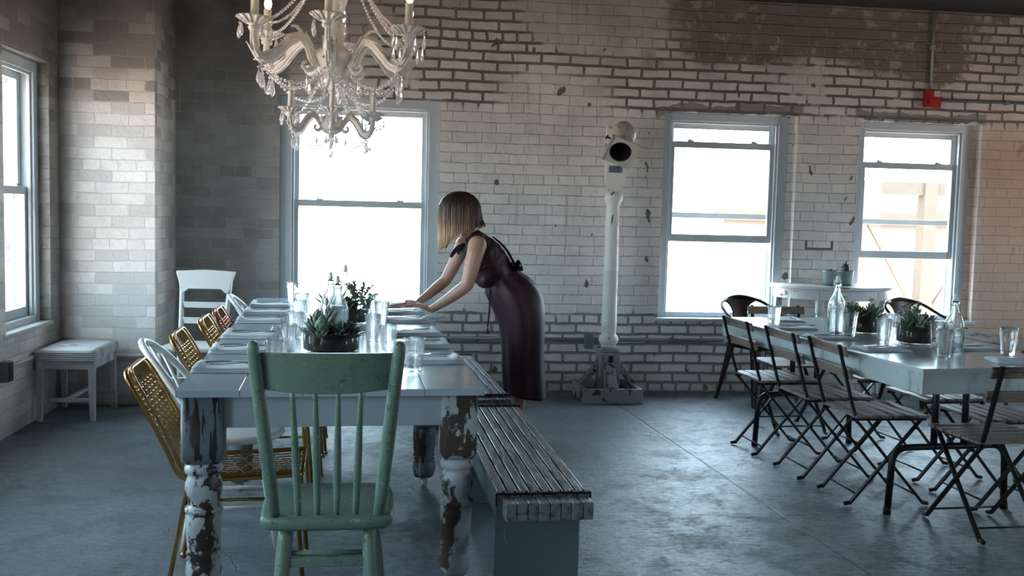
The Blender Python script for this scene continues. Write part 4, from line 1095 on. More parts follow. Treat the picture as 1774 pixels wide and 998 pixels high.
# bottles
def bottle(p, label, s, water, group, q=1.0):
    # s scales the height, q the width
    t = thing('swing_top_bottle', label, 'bottle', p, 0, group)
    out = [(.030, 0), (.043, .002), (.0465, .008), (.0470, .02), (.0470, .165), (.0455, .185), (.038, .212), (.026, .238), (.0185, .258), (.0150, .272), (.0140, .290), (.0145, .297), (.0180, .299), (.0185, .305), (.0180, .314), (.0150, .316)]
    inn = [(.0100, .316), (.0100, .290), (.0115, .272), (.0155, .257), (.0230, .237), (.0350, .211), (.0425, .184), (.0440, .165), (.0440, .014), (.038, .008), (.001, .010)]
    MB().lathe([(r * q, z * s) for r, z in out + inn], 28).build('body', M['bottle'], t)
    if water:
        zl = water; prof = [(.001, .0115), (.036, .0105), (.0432, .016)] + [(.0432, z) for z in (.165,) if z < zl]
        if zl > .165: prof += [(.0418, .184)] if zl > .184 else []
        prof += [(lerp(.0432, .0418, max(0, (zl - .165)) / .02) if zl < .185 else .034, zl), (.001, zl)]
        MB().lathe([(r * q, z * s) for r, z in prof], 28).build('water', M['water'], t)
    MB().lathe([(.002, .314), (.008, .315), (.010, .318), (.0165, .320), (.0165, .328), (.012, .335), (.011, .345), (.013, .350), (.009, .358), (.001, .360)], 16, M=Matrix.Scale(s, 4)).build('stopper', M['bulb_off'], t)
    w = MB()
    for sx in (-1, 1): w.tube([Vector((sx * .019, 0, .290)) * s, Vector((sx * .026, .004, .305)) * s, Vector((sx * .020, .006, .335)) * s, Vector((sx * .008, .004, .344)) * s], .0014, 5)
    w.tube([Vector((.0195 * math.cos(2 * math.pi * k / 16), .0195 * math.sin(2 * math.pi * k / 16), .288)) * s for k in range(16)], .0014, 5, True)
    w.build('wire_bail', M['steel'], t)
    return t
gb, gr_ = 'bottles on the long table', 'bottles on the right table'
bottle(t1(.545, 1.36), 'clear swing-top water bottle just behind the nearest planter', .86, .19, gb, 1.16)
bottle(t1(.510, 1.62), 'clear swing-top bottle, middle of three on the long table', .86, 0, gb, 1.10)
bottle(t1(.590, 2.32), 'clear swing-top bottle, farthest of three on the long table', .86, 0, gb, 1.10)
bottle(Vector((2.490, 5.315, .76)), 'clear water bottle left of the planters on the right table', .90, .185, gr_)
bottle(Vector((2.745, 4.560, .76)), 'clear bottle right of the planters on the right table', .81, 0, gr_)

# ------------------------------------------------------------------ planters
def planter(p, label, r, h, plants, group, seed, fill=.78):
    random.seed(seed)
    t = thing('glass_planter', label, 'planter', p, 0, group)
    MB().lathe([(r * .9, 0), (r * .98, .003), (r, .010), (r, h - .002), (r - .0015, h), (r - .003, h - .002), (r - .003, .014), (r * .9, .010), (.001, .010)], 40).build('glass_bowl', M['glass'], t)
    rs = r - .0036
    MB().lathe([(.001, .0106), (rs * .92, .0106), (rs, .018), (rs, h * fill), (rs * .8, h * fill + .004), (.001, h * fill + .008)], 40).build('soil', M['soil'], t)
    zs = h * fill
    for kind, x, y, s in plants:
        mb = MB(); c = (x * r, y * r, zs)
        if kind == 'pale': rosette(mb, c, .074 * s, 5, 7, .055 * s, .29, .09, .30, 12, 80)
        elif kind == 'dark': rosette(mb, c, .065 * s, 4, 7, .022 * s, .30, .09, .2, 8, 65)
        elif kind == 'spiky': rosette(mb, c, .125 * s, 4, 8, .01, .09, .05, .1, 30, 82)
        elif kind == 'stem': stems(mb, c, 9, .13 * s, .09 * s, .006 * s, .026 * s)
        elif kind == 'green': rosette(mb, c, .07 * s, 4, 7, .03 * s, .27, .09, .3, 14, 72)
        m = {'pale': 'leaf_pale', 'dark': 'leaf_dark', 'spiky': 'leaf_green', 'stem': 'leaf_pale', 'green': 'leaf_green'}[kind]
        mb.build('succulent', M[m], t)
    return t
planter(t1(.520, .945), 'round glass planter of succulents nearest the green chair', .124, .085, [('pale', -.50, -.25, 1.15), ('pale', -.1, .35, 1.2), ('dark', .35, -.45, 1.05), ('dark', .62, .25, 1.1), ('dark', .1, -.25, .9), ('green', -.75, .3, .8), ('pale', -.3, -.65, .7), ('dark', .75, -.3, .8)], 'planters on the long table', 11)
planter(t1(.60, 2.05), 'glass planter of spiky and feathery succulents farther along the long table', .118, .085, [('spiky', -.62, .0, 1.25), ('spiky', -.55, -.5, .8), ('stem', .55, .0, 1.15), ('stem', .85, -.2, .8), ('dark', .2, -.4, 1.0), ('green', 0, .4, 1.0)], 'planters on the long table', 12)
planter(Vector((2.665, 5.345, .76)), 'glass planter of succulents beside the water bottle on the right table', .098, .098, [('green', -.45, -.2, 1.05), ('dark', .1, -.5, 1.0), ('green', .5, .0, 1.15), ('stem', -.7, .3, .7), ('dark', 0, .4, 1.1), ('green', .3, -.55, .8)], 'planters on the right table', 13, .80)
planter(Vector((2.735, 4.895, .76)), 'glass planter of succulents in the middle of the right table', .098, .098, [('stem', -.2, .1, 1.0), ('green', -.6, -.3, .9), ('green', .35, -.3, 1.1), ('dark', .6, .2, 1.0), ('pale', 0, -.5, .8), ('dark', -.2, .5, 1.0)], 'planters on the right table', 14, .80)

# ------------------------------------------------------------------ napkins and cutlery
def napkin_mesh(seed, w=.255, d=.215, outer=-1):
    rnd = random.Random(seed); mb = MB(); nx, ny = 18, 8
    ph = [rnd.uniform(0, 6.28) for _ in range(4)]
    for lay in range(3):
        z0 = .0005 + lay * .0062; ww, dd = w * (1 - .02 * lay), d * (1 - .05 * lay); top = []; bot = []
        for j in range(ny + 1):
            for i in range(nx + 1):
                x = (i / nx - .5) * ww; y = (j / ny - .5) * dd; e = (x * outer) / (w / 2)
                e = max(0, (e - .62) / .38)
                z = z0 + .0055 + .0016 * math.sin(x * 34 + ph[0]) * (lay + 1) / 3 + .0011 * math.sin(y * 42 + ph[1])
                if lay == 2: z += .016 * math.sin(math.pi * min(1, e)) * (.6 + .4 * math.sin(y * 26 + ph[2]))
                edge = min(i, nx - i, j, ny - j)
                zt = z if edge else (z + z0) / 2 + .001
                top.append(Vector((x, y + .004 * math.sin(x * 15 + ph[3]) * (lay / 2), zt))); bot.append(Vector((x, y, z0 + .0002 + (.0015 * (edge == 0)))))
        N = (nx + 1); o = len(top); fs = []
        for j in range(ny):
            for i in range(nx):
                a = j * N + i; fs.append((a, a + 1, a + N + 1, a + N)); fs.append((o + a, o + a + N, o + a + N + 1, o + a + 1))
        per = [(0, j) for j in range(0)]
        loop = [i for i in range(N)] + [j * N + nx for j in range(1, ny + 1)] + [ny * N + i for i in range(nx - 1, -1, -1)] + [j * N for j in range(ny - 1, 0, -1)]
        for k in range(len(loop)):
            a, b = loop[k], loop[(k + 1) % len(loop)]; fs.append((a, o + a, o + b, b))
        mb.add(top + bot, fs, True)
    return mb
_nm = {}
def napkin(p, rz, label, group, seed, outer):
    k = (seed % 3, outer)
    if k not in _nm:
        _nm[k] = napkin_mesh(seed, outer=outer).mesh('napkin'); _nm[k].materials.append(M['napkin'])
    o = bpy.data.objects.new('napkin', _nm[k]); C.objects.link(o); o.location = p; o.rotation_euler = (0, 0, rz)
    if 'right table' in group: o.scale = (.95, .82, .62)
    return tag(o, label, 'napkin', group)
def fork_mb():
    mb = MB()
    mb.loft([[Vector((x + 0, y, z)) for y, z in ((-w, h), (w, h), (w, h + .002), (-w, h + .002))] for x, w, h in ((-.095, .004, .002), (-.09, .006, .002), (-.05, .005, .0025), (0, .0028, .006), (.03, .003, .008), (.045, .010, .006), (.06, .0115, .004))], True, False)
    for k in range(4):
        y = -.0095 + k * .0063; mb.bar((.058, y, .0052), (.098, y * .9, .0085), .0034, .002)
    return mb
def knife_mb():
    mb = MB()
    mb.loft([[Vector((x, y, z)) for y, z in ((-w, .001), (w, .001), (w, .001 + h), (-w, .001 + h))] for x, w, h in ((-.11, .005, .004), (-.105, .0075, .005), (-.02, .0065, .005), (-.01, .005, .003), (0, .008, .0018), (.07, .009, .0016), (.10, .006, .0014), (.11, .001, .0012))], True, False)
    return mb
def spoon_mb():
    mb = MB(); mb.loft([[Vector((x, y, z)) for y, z in ((-w, h), (w, h), (w, h + .002), (-w, h + .002))] for x, w, h in ((-.095, .004, .002), (-.09, .006, .002), (-.05, .005, .0025), (0, .0028, .006), (.035, .003, .010))], True, False)
    mb.ell((.065, 0, .010), (.032, .020, .006), 16, 8); return mb
_cut = {}
for k, f in (('fork', fork_mb), ('knife', knife_mb), ('spoon', spoon_mb)):
    _cut[k] = f().mesh(k); _cut[k].materials.append(M['steel'])
def cutlery(kind, p, rz, label, group):
    o = bpy.data.objects.new(kind, _cut[kind]); C.objects.link(o); o.location = p; o.rotation_euler = (0, 0, rz)
    return tag(o, label, kind, group)
NL = [.465, .965, 1.455, 2.10, 2.53, 2.97]
NR = [.665, 1.13, 1.56, 2.15, 2.58, 3.03]
for side, arr, nm in (('wire-chair', NL, 'left'), ('bench', NR, 'right')):
    for i, b in enumerate(arr):
        a = .128 if nm == 'left' else T1_W - .132
        outer = -1 if nm == 'left' else 1; rz = T1 + R([-1.5, 1, -2, 2, 0, -1][i]) * (1 if nm == 'left' else -1.5)
        rank = 'nearest the green chair' if i == 0 else NTH[i] + ' from the green chair'
        napkin(t1(a, b, .760), rz, 'folded white napkin, %s, %s side of the long table' % (rank, side), 'napkins on the long table', i, outer)
        fl = 0 if nm == 'left' else math.pi
        cutlery('fork', t1(a + (.03 if nm == 'left' else -.03), b - .035, .7805), rz + fl, 'steel fork on the %s-side napkin %s' % (side, rank), 'forks on the long table')
        cutlery('knife', t1(a + (.02 if nm == 'left' else -.02), b + .035, .7805), rz + fl + R(6), 'steel knife on the %s-side napkin %s' % (side, rank), 'knives on the long table')
# right table settings
rt = 'settings on the right table'
S2 = [(t2(.165, .575), 'left side of right table, nearest its near end', 0), (t2(.150, 1.02), 'left side of right table, second from near end', 1), (t2(.160, 1.46), 'left side of right table, third from near end', 2)]
for p, w, i in S2:
    napkin(p, T2 + R(-4), 'grey-white folded napkin on the ' + w, 'napkins on the right table', i, -1)
    cutlery('fork', p + _vx * .045 + _vy * -.02 + Vector((0, 0, .0130)), T2 + R(8), 'steel fork on the napkin at ' + w, 'forks on the right table')
    cutlery('knife', p + _vx * .02 + _vy * .04 + Vector((0, 0, .0130)), T2 + R(14), 'steel knife on the napkin at ' + w, 'knives on the right table')
p = t2(.36, 1.90); napkin(p, T2 + R(80), 'folded napkin at the far end of the right table behind a tumbler', 'napkins on the right table', 1, 1)
cutlery('fork', p + _vx * .02 + Vector((0, 0, .0130)), T2 + R(85), 'steel fork on the napkin at the far end of the right table', 'forks on the right table')
p = t2(.690, .60); napkin(p, T2 + R(3), 'folded napkin at the right side of the right table behind the bottle', 'napkins on the right table', 2, 1)
cutlery('knife', p + _vx * -.01 + _vy * .02 + Vector((0, 0, .0130)), T2 + R(-8), 'steel knife on the right-side napkin behind the bottle', 'knives on the right table')
p = t2(.60, .155); napkin(p, T2 + R(-20), 'white napkin at the near end of the right table under a spoon', 'napkins on the right table', 0, -1)
cutlery('spoon', p + _vx * .04 + _vy * -.01 + Vector((0, 0, .0130)), T2 + R(-22), 'dark steel spoon on the napkin at the near end of the right table', 'spoons on the right table')
g2 = 'tumblers on the right table'
for p, l, sh in ((Vector((2.325, 5.81, .76)), 'clear tumbler standing alone near the far end of the right table', True),
              (Vector((2.520, 5.205, .76)), 'clear tumbler in front of the water bottle on the right table', False),
              (Vector((2.615, 5.475, .76)), 'clear tumbler behind the planter next to the water bottle', False),
              (Vector((2.540, 4.86, .76)), 'clear tumbler in front of and between the two right planters', False),
              (Vector((2.720, 5.13, .76)), 'clear tumbler behind, between the two planters of the right table', False),
              (Vector((2.605, 4.395, .76)), 'clear tumbler in front of the bottle near the near end', False),
              (Vector((2.770, 4.745, .76)), 'clear tumbler hidden behind the right bottle beside the planter', False),
              (Vector((2.995, 4.50, .76)), 'clear tumbler at the right, farthest right on the right table', False)):
    tumbler(p, l, g2, sh)
t = thing('salt_cellar', 'small glass salt jar between planter and right bottle', 'jar', (2.735, 4.70, .76))
MB().lathe([(.020, 0), (.022, .003), (.022, .045), (.016, .055), (.014, .055), (.019, .043), (.019, .006), (.001, .005)], 18).build('jar', M['glass'], t)
MB().lathe([(.001, .0056), (.0185, .0065), (.0185, .030), (.001, .032)], 18).build('salt', M['candle'], t)
# ------------------------------------------------------------------ chandelier
CHX, CHY, CHZ = -.316, 5.20, 1.70
ch = thing('chandelier', 'ornate antique white two-tier chandelier with crystal drops over the long table', 'chandelier', (CHX, CHY, CHZ))
ch.rotation_euler = (0, R(1.6), 0)
random.seed(21)
def zc(z): return z - CHZ
MB().lathe([(.002, zc(1.742)), (.012, zc(1.748)), (.016, zc(1.765)), (.034, zc(1.772)), (.054, zc(1.785)), (.066, zc(1.806)), (.068, zc(1.828)), (.052, zc(1.850)), (.030, zc(1.868)), (.022, zc(1.885)), (.016, zc(1.90)), (.012, zc(1.95)), (.012, zc(2.02)), (.03, zc(2.035)), (.055, zc(2.05)), (.075, zc(2.075)), (.085, zc(2.10)), (.10, zc(2.130)), (.112, zc(2.155)), (.09, zc(2.185)), (.055, zc(2.205)), (.042, zc(2.225)), (.048, zc(2.26)), (.036, zc(2.30)), (.030, zc(2.36)), (.045, zc(2.40)), (.060, zc(2.46)), (.050, zc(2.52)), (.025, zc(2.56)), (.02, zc(2.66)), (.045, zc(2.70)), (.055, zc(2.73)), (.02, zc(2.76)), (.012, zc(2.79))], 24).build('central_column', M['cream'], ch)
cb = MB()
for k in range(11):
    z = 2.79 + k * .022; a = [(.011 * math.cos(q), 0, zc(z + .012) + .017 * math.sin(q)) for q in [2 * math.pi * i / 10 for i in range(10)]]
    if k % 2: a = [(0, x, z_) for x, _, z_ in a]
    cb.tube(a, .003, 5, True)
cb.build('chain', M['cream'], ch)
MB().lathe([(.002, zc(3.02)), (.05, zc(3.03)), (.065, zc(3.05)), (.068, zc(ZC))], 20).build('ceiling_canopy', M['cream'], ch)
_dm = MB()
_dm.lathe([(.001, 0), (.0055, -.006), (.001, -.012)], 6, smooth=False)
_dm.lathe([(.0008, -.012), (.0045, -.022), (.0095, -.044), (.0105, -.054), (.006, -.066), (.001, -.072)], 6, smooth=False)
_dm.tube([(0, 0, 0), (0, 0, .014)], .0008, 4)
_dm = _dm.mesh('crystal_drop'); _dm.materials.append(M['crystal'])
def drop(parent, p, s=1.0):
    o = bpy.data.objects.new('crystal_drop', _dm); C.objects.link(o); o.parent = parent; o.location = p; o.scale = (s, s, s); return o
def arm(prof, cup_r, cup_z, thick, cand_h, cand_r, rot, big):
    """One arm in its own plane; prof is (radius, height) along the arm."""
    P = catmull([(r, 0, zc(z)) for r, z in prof], 7); n = len(P); m = 40
    rs = [thick * (.55 + .55 * math.sin(math.pi * min(1, .10 + .86 * i / n)) ** .8) for i in range(n)]
    mb = MB(); rings = []
    for i, p in enumerate(P):
        tg = (P[min(i + 1, n - 1)] - P[max(i - 1, 0)]).normalized(); u = Vector((0, 1, 0)); w = tg.cross(u).normalized()
        rings.append([p + (u * math.cos(2 * math.pi * k / m) * .85 + w * math.sin(2 * math.pi * k / m)) * rs[i] * (1 - .20 * max(0, math.cos(2 * math.pi * k * 8 / m)) ** .7) for k in range(m)])
    mb.loft(rings, True, True)
    # acanthus scrolls on the arm
    for idx, s in ((int(n * .30), 1), (int(n * .55), -1)):
        p = P[idx]; tg = (P[idx + 1] - P[idx - 1]).normalized(); w = tg.cross(Vector((0, 1, 0))).normalized()
        sc = [p + w * rs[idx] * .6, p + w * rs[idx] * 1.25 + tg * thick * 1.0, p + w * rs[idx] * 1.5 + tg * thick * 2.2, p + w * rs[idx] * 1.05 + tg * thick * 2.9]
        mb.tube(catmull(sc, 4), [thick * .42] * 4 + [thick * .36] * 4 + [thick * .25] * 4 + [thick * .12], 8)
    s0 = P[0]
    sc = [s0 + Vector((-thick * .5, 0, thick * .3)), s0 + Vector((thick * .8, 0, -thick * 1.2)), s0 + Vector((thick * 2.0, 0, -thick * 1.5)), s0 + Vector((thick * 2.9, 0, -thick * .9)), s0 + Vector((thick * 2.8, 0, -thick * .1)), s0 + Vector((thick * 2.2, 0, thick * .1))]
    mb.tube(catmull(sc, 4), [thick * .55] * 8 + [thick * .45] * 6 + [thick * .35] * 7, 8)
    for idx in (int(n * .22), int(n * .36), int(n * .50), int(n * .64), int(n * .78)):      # carved acanthus leaves along the arm
        p = P[idx]; tg = (P[min(idx + 1, n - 1)] - P[idx - 1]).normalized(); w = tg.cross(Vector((0, 1, 0))).normalized()
        for sy, sw in ((1, .55), (-1, .55), (0, 1), (0, -1)):
            d0 = (Vector((0, sy, 0)) + w * sw).normalized()
            a_ = p + d0 * rs[idx] * .80; lp = []
            for q_, wd, lift in ((0, .30, 0), (.35, .50, .10), (.7, .40, .14), (1, .08, .24)):
                cc = a_ + tg * thick * 2.6 * q_ + d0 * thick * lift; sd = tg.cross(d0).normalized()
                lp.append([cc + sd * thick * wd, cc + d0 * thick * .16, cc - sd * thick * wd, cc - d0 * thick * .10])
            mb.loft(lp, True, True)
    o = mb.build('arm', M['cream'], ch); o.rotation_euler = (0, 0, rot)
    k = cup_r; c = (prof[-1][0], 0, zc(cup_z))
    cm = MB(); rings = []
    for r, z in ((.30, -.55), (.36, -.40), (.28, -.30), (.45, -.18), (.72, -.02), (.93, .12), (1.0, .20), (.97, .215), (.86, .14), (.4, .02), (.24, .01)):
        rings.append([Vector(c) + Vector((r * k * math.cos(2 * math.pi * q / 40), r * k * math.sin(2 * math.pi * q / 40), z * k)) * 1.0 * 1 if (r < .6 or q % 2) else Vector(c) + Vector((r * k * .89 * math.cos(2 * math.pi * q / 40), r * k * .89 * math.sin(2 * math.pi * q / 40), z * k - .002)) for q in range(40)])
    cm.loft(rings, True, True)
    for q in range(14):                                  # leaf relief round the cup
        a = 2 * math.pi * q / 14; e = Vector((math.cos(a), math.sin(a), 0)); sd = Vector((-e.y, e.x, 0)); lp = []
        for rr_, zz_, wd in ((.44, -.20, .05), (.66, -.05, .13), (.88, .085, .11), (1.03, .17, .03)):
            cc = Vector(c) + e * rr_ * k + Vector((0, 0, zz_ * k)); nn = (e * .5 - Vector((0, 0, .85))).normalized() * k * .05
            lp.append([cc + sd * wd * k, cc + nn, cc - sd * wd * k, cc - nn * .5])
        cm.loft(lp, True, True)
    cm.build('drip_cup', M['cream'], o)
    MB().lathe([(cand_r * 1.02, 0), (cand_r, .002), (cand_r * .93, cand_h * .85), (cand_r * 1.02, cand_h * .9), (cand_r * .98, cand_h), (.001, cand_h)], 16, (c[0], c[1], c[2])).build('candle_sleeve', M['candle'], o)
    b = .020 if big else .013
    MB().lathe([(b * .45, 0), (b * .8, b * .6), (b, b * 1.5), (b * .78, b * 2.6), (b * .35, b * 3.6), (.001, b * 4.1)], 14, (c[0], c[1], c[2] + cand_h)).build('flame_bulb', M['bulb_lit'] if big else M['bulb_off'], o)
    nd = 5 if big else 4
    for q in range(nd):
        a = 2 * math.pi * (q + .3) / nd; drop(o, (c[0] + k * .93 * math.cos(a), k * .93 * math.sin(a), c[2] + .10 * k - .014), 1.15 if big else .75)
    tr = min(prof[1:], key=lambda q: q[1] + (10 if q[0] < prof[0][0] + .1 else 0))
    drop(o, (tr[0], 0, zc(tr[1]) - thick * 1.15 - .012), 1.45 if big else .9); drop(o, (tr[0] + .018, .006, zc(tr[1]) - thick * 1.1 - .012), 1.2 if big else .8)
    drop(o, (s0.x + thick * 2.0, 0, s0.z - thick * 2.1 - .012), 1.1 if big else .7)
    return o, tr
UP = [(.100, 2.110), (.122, 2.135), (.142, 2.190), (.180, 2.230), (.226, 2.216), (.280, 2.165), (.335, 2.112), (.380, 2.100), (.416, 2.138), (.426, 2.195), (.426, 2.235)]
LO = [(.056, 1.805), (.072, 1.828), (.090, 1.852), (.112, 1.857), (.144, 1.830), (.178, 1.784), (.204, 1.772), (.227, 1.792), (.235, 1.822), (.235, 1.840)]
a0, tru = arm(UP, .086, 2.276, .0235, .132, .0205, R(-91), True)
for k in range(1, 6):
    c = copy_tree(a0, ch); c.rotation_euler = (0, 0, R(-91 + 60 * k))
a1, trl = arm(LO, .058, 1.868, .0140, .095, .0125, R(-90 + 3), False)
for k in range(1, 6):
    c = copy_tree(a1, ch); c.rotation_euler = (0, 0, R(-87 + 60 * k))
_ico = bmesh.new(); bmesh.ops.create_icosphere(_ico, subdivisions=1, radius=1.0)
_iv = [v.co.copy() for v in _ico.verts]; _if = [[v.index for v in f.verts] for f in _ico.faces]; _ico.free()
def beads(p, q, sag, r, name='bead_chain'):
    p, q = Vector(p), Vector(q); r *= 1.05; L = (q - p).length + sag * 1.2; n = max(4, int(L / (r * 2.75))); mb = MB(); wire = []
    for i in range(n + 1):
        f = i / n; c = p.lerp(q, f) - Vector((0, 0, sag * 4 * f * (1 - f))); wire.append(c)
        mb.add([c + d * r for d in _iv], _if)
    mb.tube(wire, .0009, 4)
    mb.build(name, M['crystal'], ch)
def pol(r, deg, z): return (r * math.cos(R(deg)), r * math.sin(R(deg)), zc(z))
for k in range(6):
    A = -91 + 60 * k
    beads(pol(.050, A, 2.72), pol(.370, A, 2.285), .075, .0075)
    beads(pol(.050, A + 22, 2.72), pol(.370, A + 9, 2.265), .10, .0068)
    beads(pol(tru[0], A, 2.075), pol(.085, A + 30, 2.065), .070, .0085)
    beads(pol(tru[0], A, 2.070), pol(tru[0], A + 60, 2.070), .115, .0078)
    beads(pol(.070, A + 7, 2.055), pol(.190, A + 7, 1.870), .015, .0085)
    beads(pol(.060, A + 37, 2.045), pol(.165, A + 37, 1.875), .020, .0075)
    beads(pol(trl[0], A + 7, 1.752), pol(trl[0], A + 67, 1.752), .055, .0050)
for k in range(10): drop(ch, pol(.070, 36 * k, 2.062), 1.0)
for k in range(6): drop(ch, pol(.03, 60 * k + 20, 1.778), .8)
drop(ch, (0, 0, zc(1.730)), 1.2)
mb = MB(); mb.ell((0.0, -.03, zc(1.975)), .016, 10, 8); mb.ell((0.0, -.03, zc(1.945)), .018, 10, 8); mb.build('glass_ball', M['crystal'], ch)

# ------------------------------------------------------------------ the woman
WX, WY = .86, 6.05
wm = thing('person', 'woman in a sleeveless dark burgundy dress leaning over the table, hands on a napkin', 'person', (WX, WY, 0))
def L_(p): return Vector(p) - Vector((WX, WY, 0))
def capsule(mb, p, q, r0, r1, n=14):
    p, q = L_(p), L_(q); d = (q - p); t = d.normalized(); u, w = frame_of(t); rings = []
    for k in range(5):
        a = math.pi / 2 * k / 4; rings.append([p - t * r0 * math.cos(a) + (u * math.cos(2 * math.pi * i / n) + w * math.sin(2 * math.pi * i / n)) * max(r0 * math.sin(a), r0 * .03) for i in range(n)])
    for k in range(5):
        a = math.pi / 2 * k / 4; rings.append([q + t * r1 * math.sin(a) + (u * math.cos(2 * math.pi * i / n) + w * math.sin(2 * math.pi * i / n)) * max(r1 * math.cos(a), r1 * .03) for i in range(n)])
    mb.loft(rings, True, True)
def limb(mb, pts):
    for (p, r), (q, s) in zip(pts, pts[1:]): capsule(mb, p, q, r, s)
def egg(mb, c, rad, rot=(0, 0, 0)): mb.ell(L_(c), rad, 20, 14, Euler(rot).to_matrix())
def ovals(mb, rings, n=28):
    out = []
    for (cx, cz), dv, a, b in rings:
        d = Vector((dv[0], 0, dv[1])).normalized(); out.append([L_((cx, WY, cz)) + Vector((0, 1, 0)) * a * math.cos(2 * math.pi * k / n) + d * b * math.sin(2 * math.pi * k / n) for k in range(n)])
    mb.loft(out, True, True)
def fuse(mb, name, mat, voxel, smooth, parent):
    me = mb.mesh(name + '_raw'); o = bpy.data.objects.new(name, me); C.objects.link(o)
    m = o.modifiers.new('r', 'REMESH'); m.mode = 'VOXEL'; m.voxel_size = voxel; m.use_smooth_shade = True
    s = o.modifiers.new('s', 'SMOOTH'); s.factor = .5; s.iterations = smooth
    dg = bpy.context.evaluated_depsgraph_get(); dg.update()
    fin = bpy.data.meshes.new_from_object(o.evaluated_get(dg)); bpy.data.objects.remove(o); bpy.data.meshes.remove(me)
    fin.name = name; fin.materials.clear(); fin.materials.append(mat)
    fin.polygons.foreach_set('use_smooth', [True] * len(fin.polygons))
    r = bpy.data.objects.new(name, fin); C.objects.link(r); r.parent = parent; return r
from mathutils import noise as mnoise
def wrinkle(me, amp, f=(14, 14, 26)):
    nn = [v.normal.copy() for v in me.vertices]
    for v, n_ in zip(me.vertices, nn):
        p = v.co; q = Vector((p.x * f[0] + p.z * 9, p.y * f[1], p.z * f[2] - p.x * 14))
        v.co = p + n_ * amp * (1 - abs(mnoise.noise(q)) * 2.6)
B = MB()
SD = (.81, .59)
ovals(B, [((.80, .86), (1, .15), .135, .10), ((.74, .93), SD, .135, .10), ((.665, .995), SD, .115, .082), ((.60, 1.08), SD, .135, .09), ((.55, 1.15), SD, .155, .088), ((.515, 1.20), SD, .145, .068), ((.485, 1.235), SD, .075, .05), ((.470, 1.25), SD, .04, .03)])
limb(B, [((.495, 6.05, 1.215), .052), ((.455, 6.05, 1.275), .047), ((.425, 6.05, 1.32), .050)])       # neck
FD = Vector((-.74, .22, -.52)).normalized()                    # where the face looks
HC = Vector((.405, 6.05, 1.385))
egg(B, HC, (.086, .074, .098), (0, R(-30), 0))
egg(B, HC + FD * .035 + Vector((0, 0, -.05)), (.055, .052, .062), (0, R(-30), 0))
UPV = (Vector((0, 0, 1)) - FD * FD.z).normalized(); SV = FD.cross(UPV).normalized()
egg(B, HC + FD * .100 - UPV * .028, (.011, .010, .020), (0, R(-35), 0)); egg(B, HC + FD * .080 - UPV * .060, (.016, .022, .010)); egg(B, HC + FD * .064 - UPV * .092, (.022, .022, .018))
for s in (-1, 1):
    egg(B, HC + SV * s * .074 - UPV * .015 - FD * .005, (.014, .008, .026)); egg(B, HC + FD * .058 + SV * s * .034 - UPV * .030, (.022, .02, .018))
# arms: the near one is her left
limb(B, [((.505, 5.885, 1.195), .056), ((.490, 5.855, 1.145), .051), ((.468, 5.84, 1.05), .045), ((.445, 5.835, .960), .038), ((.395, 5.850, .918), .038), ((.325, 5.880, .862), .031), ((.245, 5.925, .806), .0235)])
limb(B, [((.445, 6.205, 1.185), .052), ((.425, 6.235, 1.13), .047), ((.385, 6.25, 1.04), .042), ((.340, 6.245, .955), .036), ((.290, 6.225, .915), .036), ((.230, 6.185, .868), .030), ((.170, 6.140, .826), .0225)])
def hand(wrist, dirv, palm_n, sidev, heel_drop):
    """Palm and five fingers; dirv points to the fingertips, palm_n out of the back of the hand, sidev to the thumb."""
    w = Vector(wrist); d = Vector(dirv).normalized(); n = Vector(palm_n); n = (n - d * n.dot(d)).normalized(); s = Vector(sidev); s = (s - d * s.dot(d) - n * s.dot(n)).normalized()
    for k in (-.024, -.008, .008, .024):
        capsule(B, w + s * k * .6 + d * .006, w + d * (.082 - .10 * abs(k - .006)) + s * k, .0145, .0115)
    for k, L, sp in ((.027, .070, .16), (.009, .080, .05), (-.009, .074, -.05), (-.026, .058, -.17)):
        b = w + d * (.082 - .12 * abs(k - .006)) + s * k; dd = (d + s * sp).normalized()
        p1 = b + dd * L * .45 - n * .001; p2 = p1 + (dd - n * .10).normalized() * L * .30; p3 = p2 + (dd - n * .20).normalized() * L * .25
        limb(B, [(b, .0098), (p1, .0088), (p2, .0080), (p3, .0068)])
    tb = w + d * .022 + s * .026 - n * .006; t1_ = tb + (d * .75 + s * .62 - n * .12).normalized() * .036; t2_ = t1_ + (d * .93 + s * .34).normalized() * .026
    limb(B, [(w + d * .012 + s * .016, .0155), (tb, .0135), (t1_, .0100), (t2_, .0080)])
hand((.236, 5.930, .803), (-.93, .16, .34), (-.34, 0, .94), (.1, 1, 0), .02)
hand((.162, 6.135, .820), (-.985, -.02, -.03), (0, 0, 1), (.1, -1, 0), .02)
# legs and feet
for y, kx in ((5.975, .735), (6.125, .765)):
    limb(B, [((.815, y, .86), .085), ((.82, y, .70), .075), ((kx + .045, y, .48), .048), ((kx + .055, y, .34), .046), ((kx + .045, y, .14), .031), ((kx + .040, y, .075), .030)])
    limb(B, [((kx + .055, y, .042), .034), ((kx - .03, y, .034), .030), ((kx - .105, y, .026), .022)])
body = fuse(B, 'body', M['skin'], .0042, 4, wm)
for y, kx in ((5.975, .735), (6.125, .765)):
    s = MB(); out = [(-.145, 0), (-.125, -.034), (-.06, -.044), (.03, -.032), (.075, -.030), (.092, 0), (.075, .030), (.03, .032), (-.06, .040), (-.125, .028)]
    s.prism([L_((kx + x, y + v, 0)) for x, v in catmull([(x, v, 0) for x, v in out], 4, True) and [(p.x, p.y) for p in catmull([(x, v, 0) for x, v in out], 4, True)]], (0, 0, .014))
    s.tube([L_((kx - .06, y - .042, .01)), L_((kx - .06, y - .03, .062)), L_((kx - .06, y + .03, .062)), L_((kx - .06, y + .040, .01))], .005, 6)
    s.build('sandal', M['shoe'], wm)
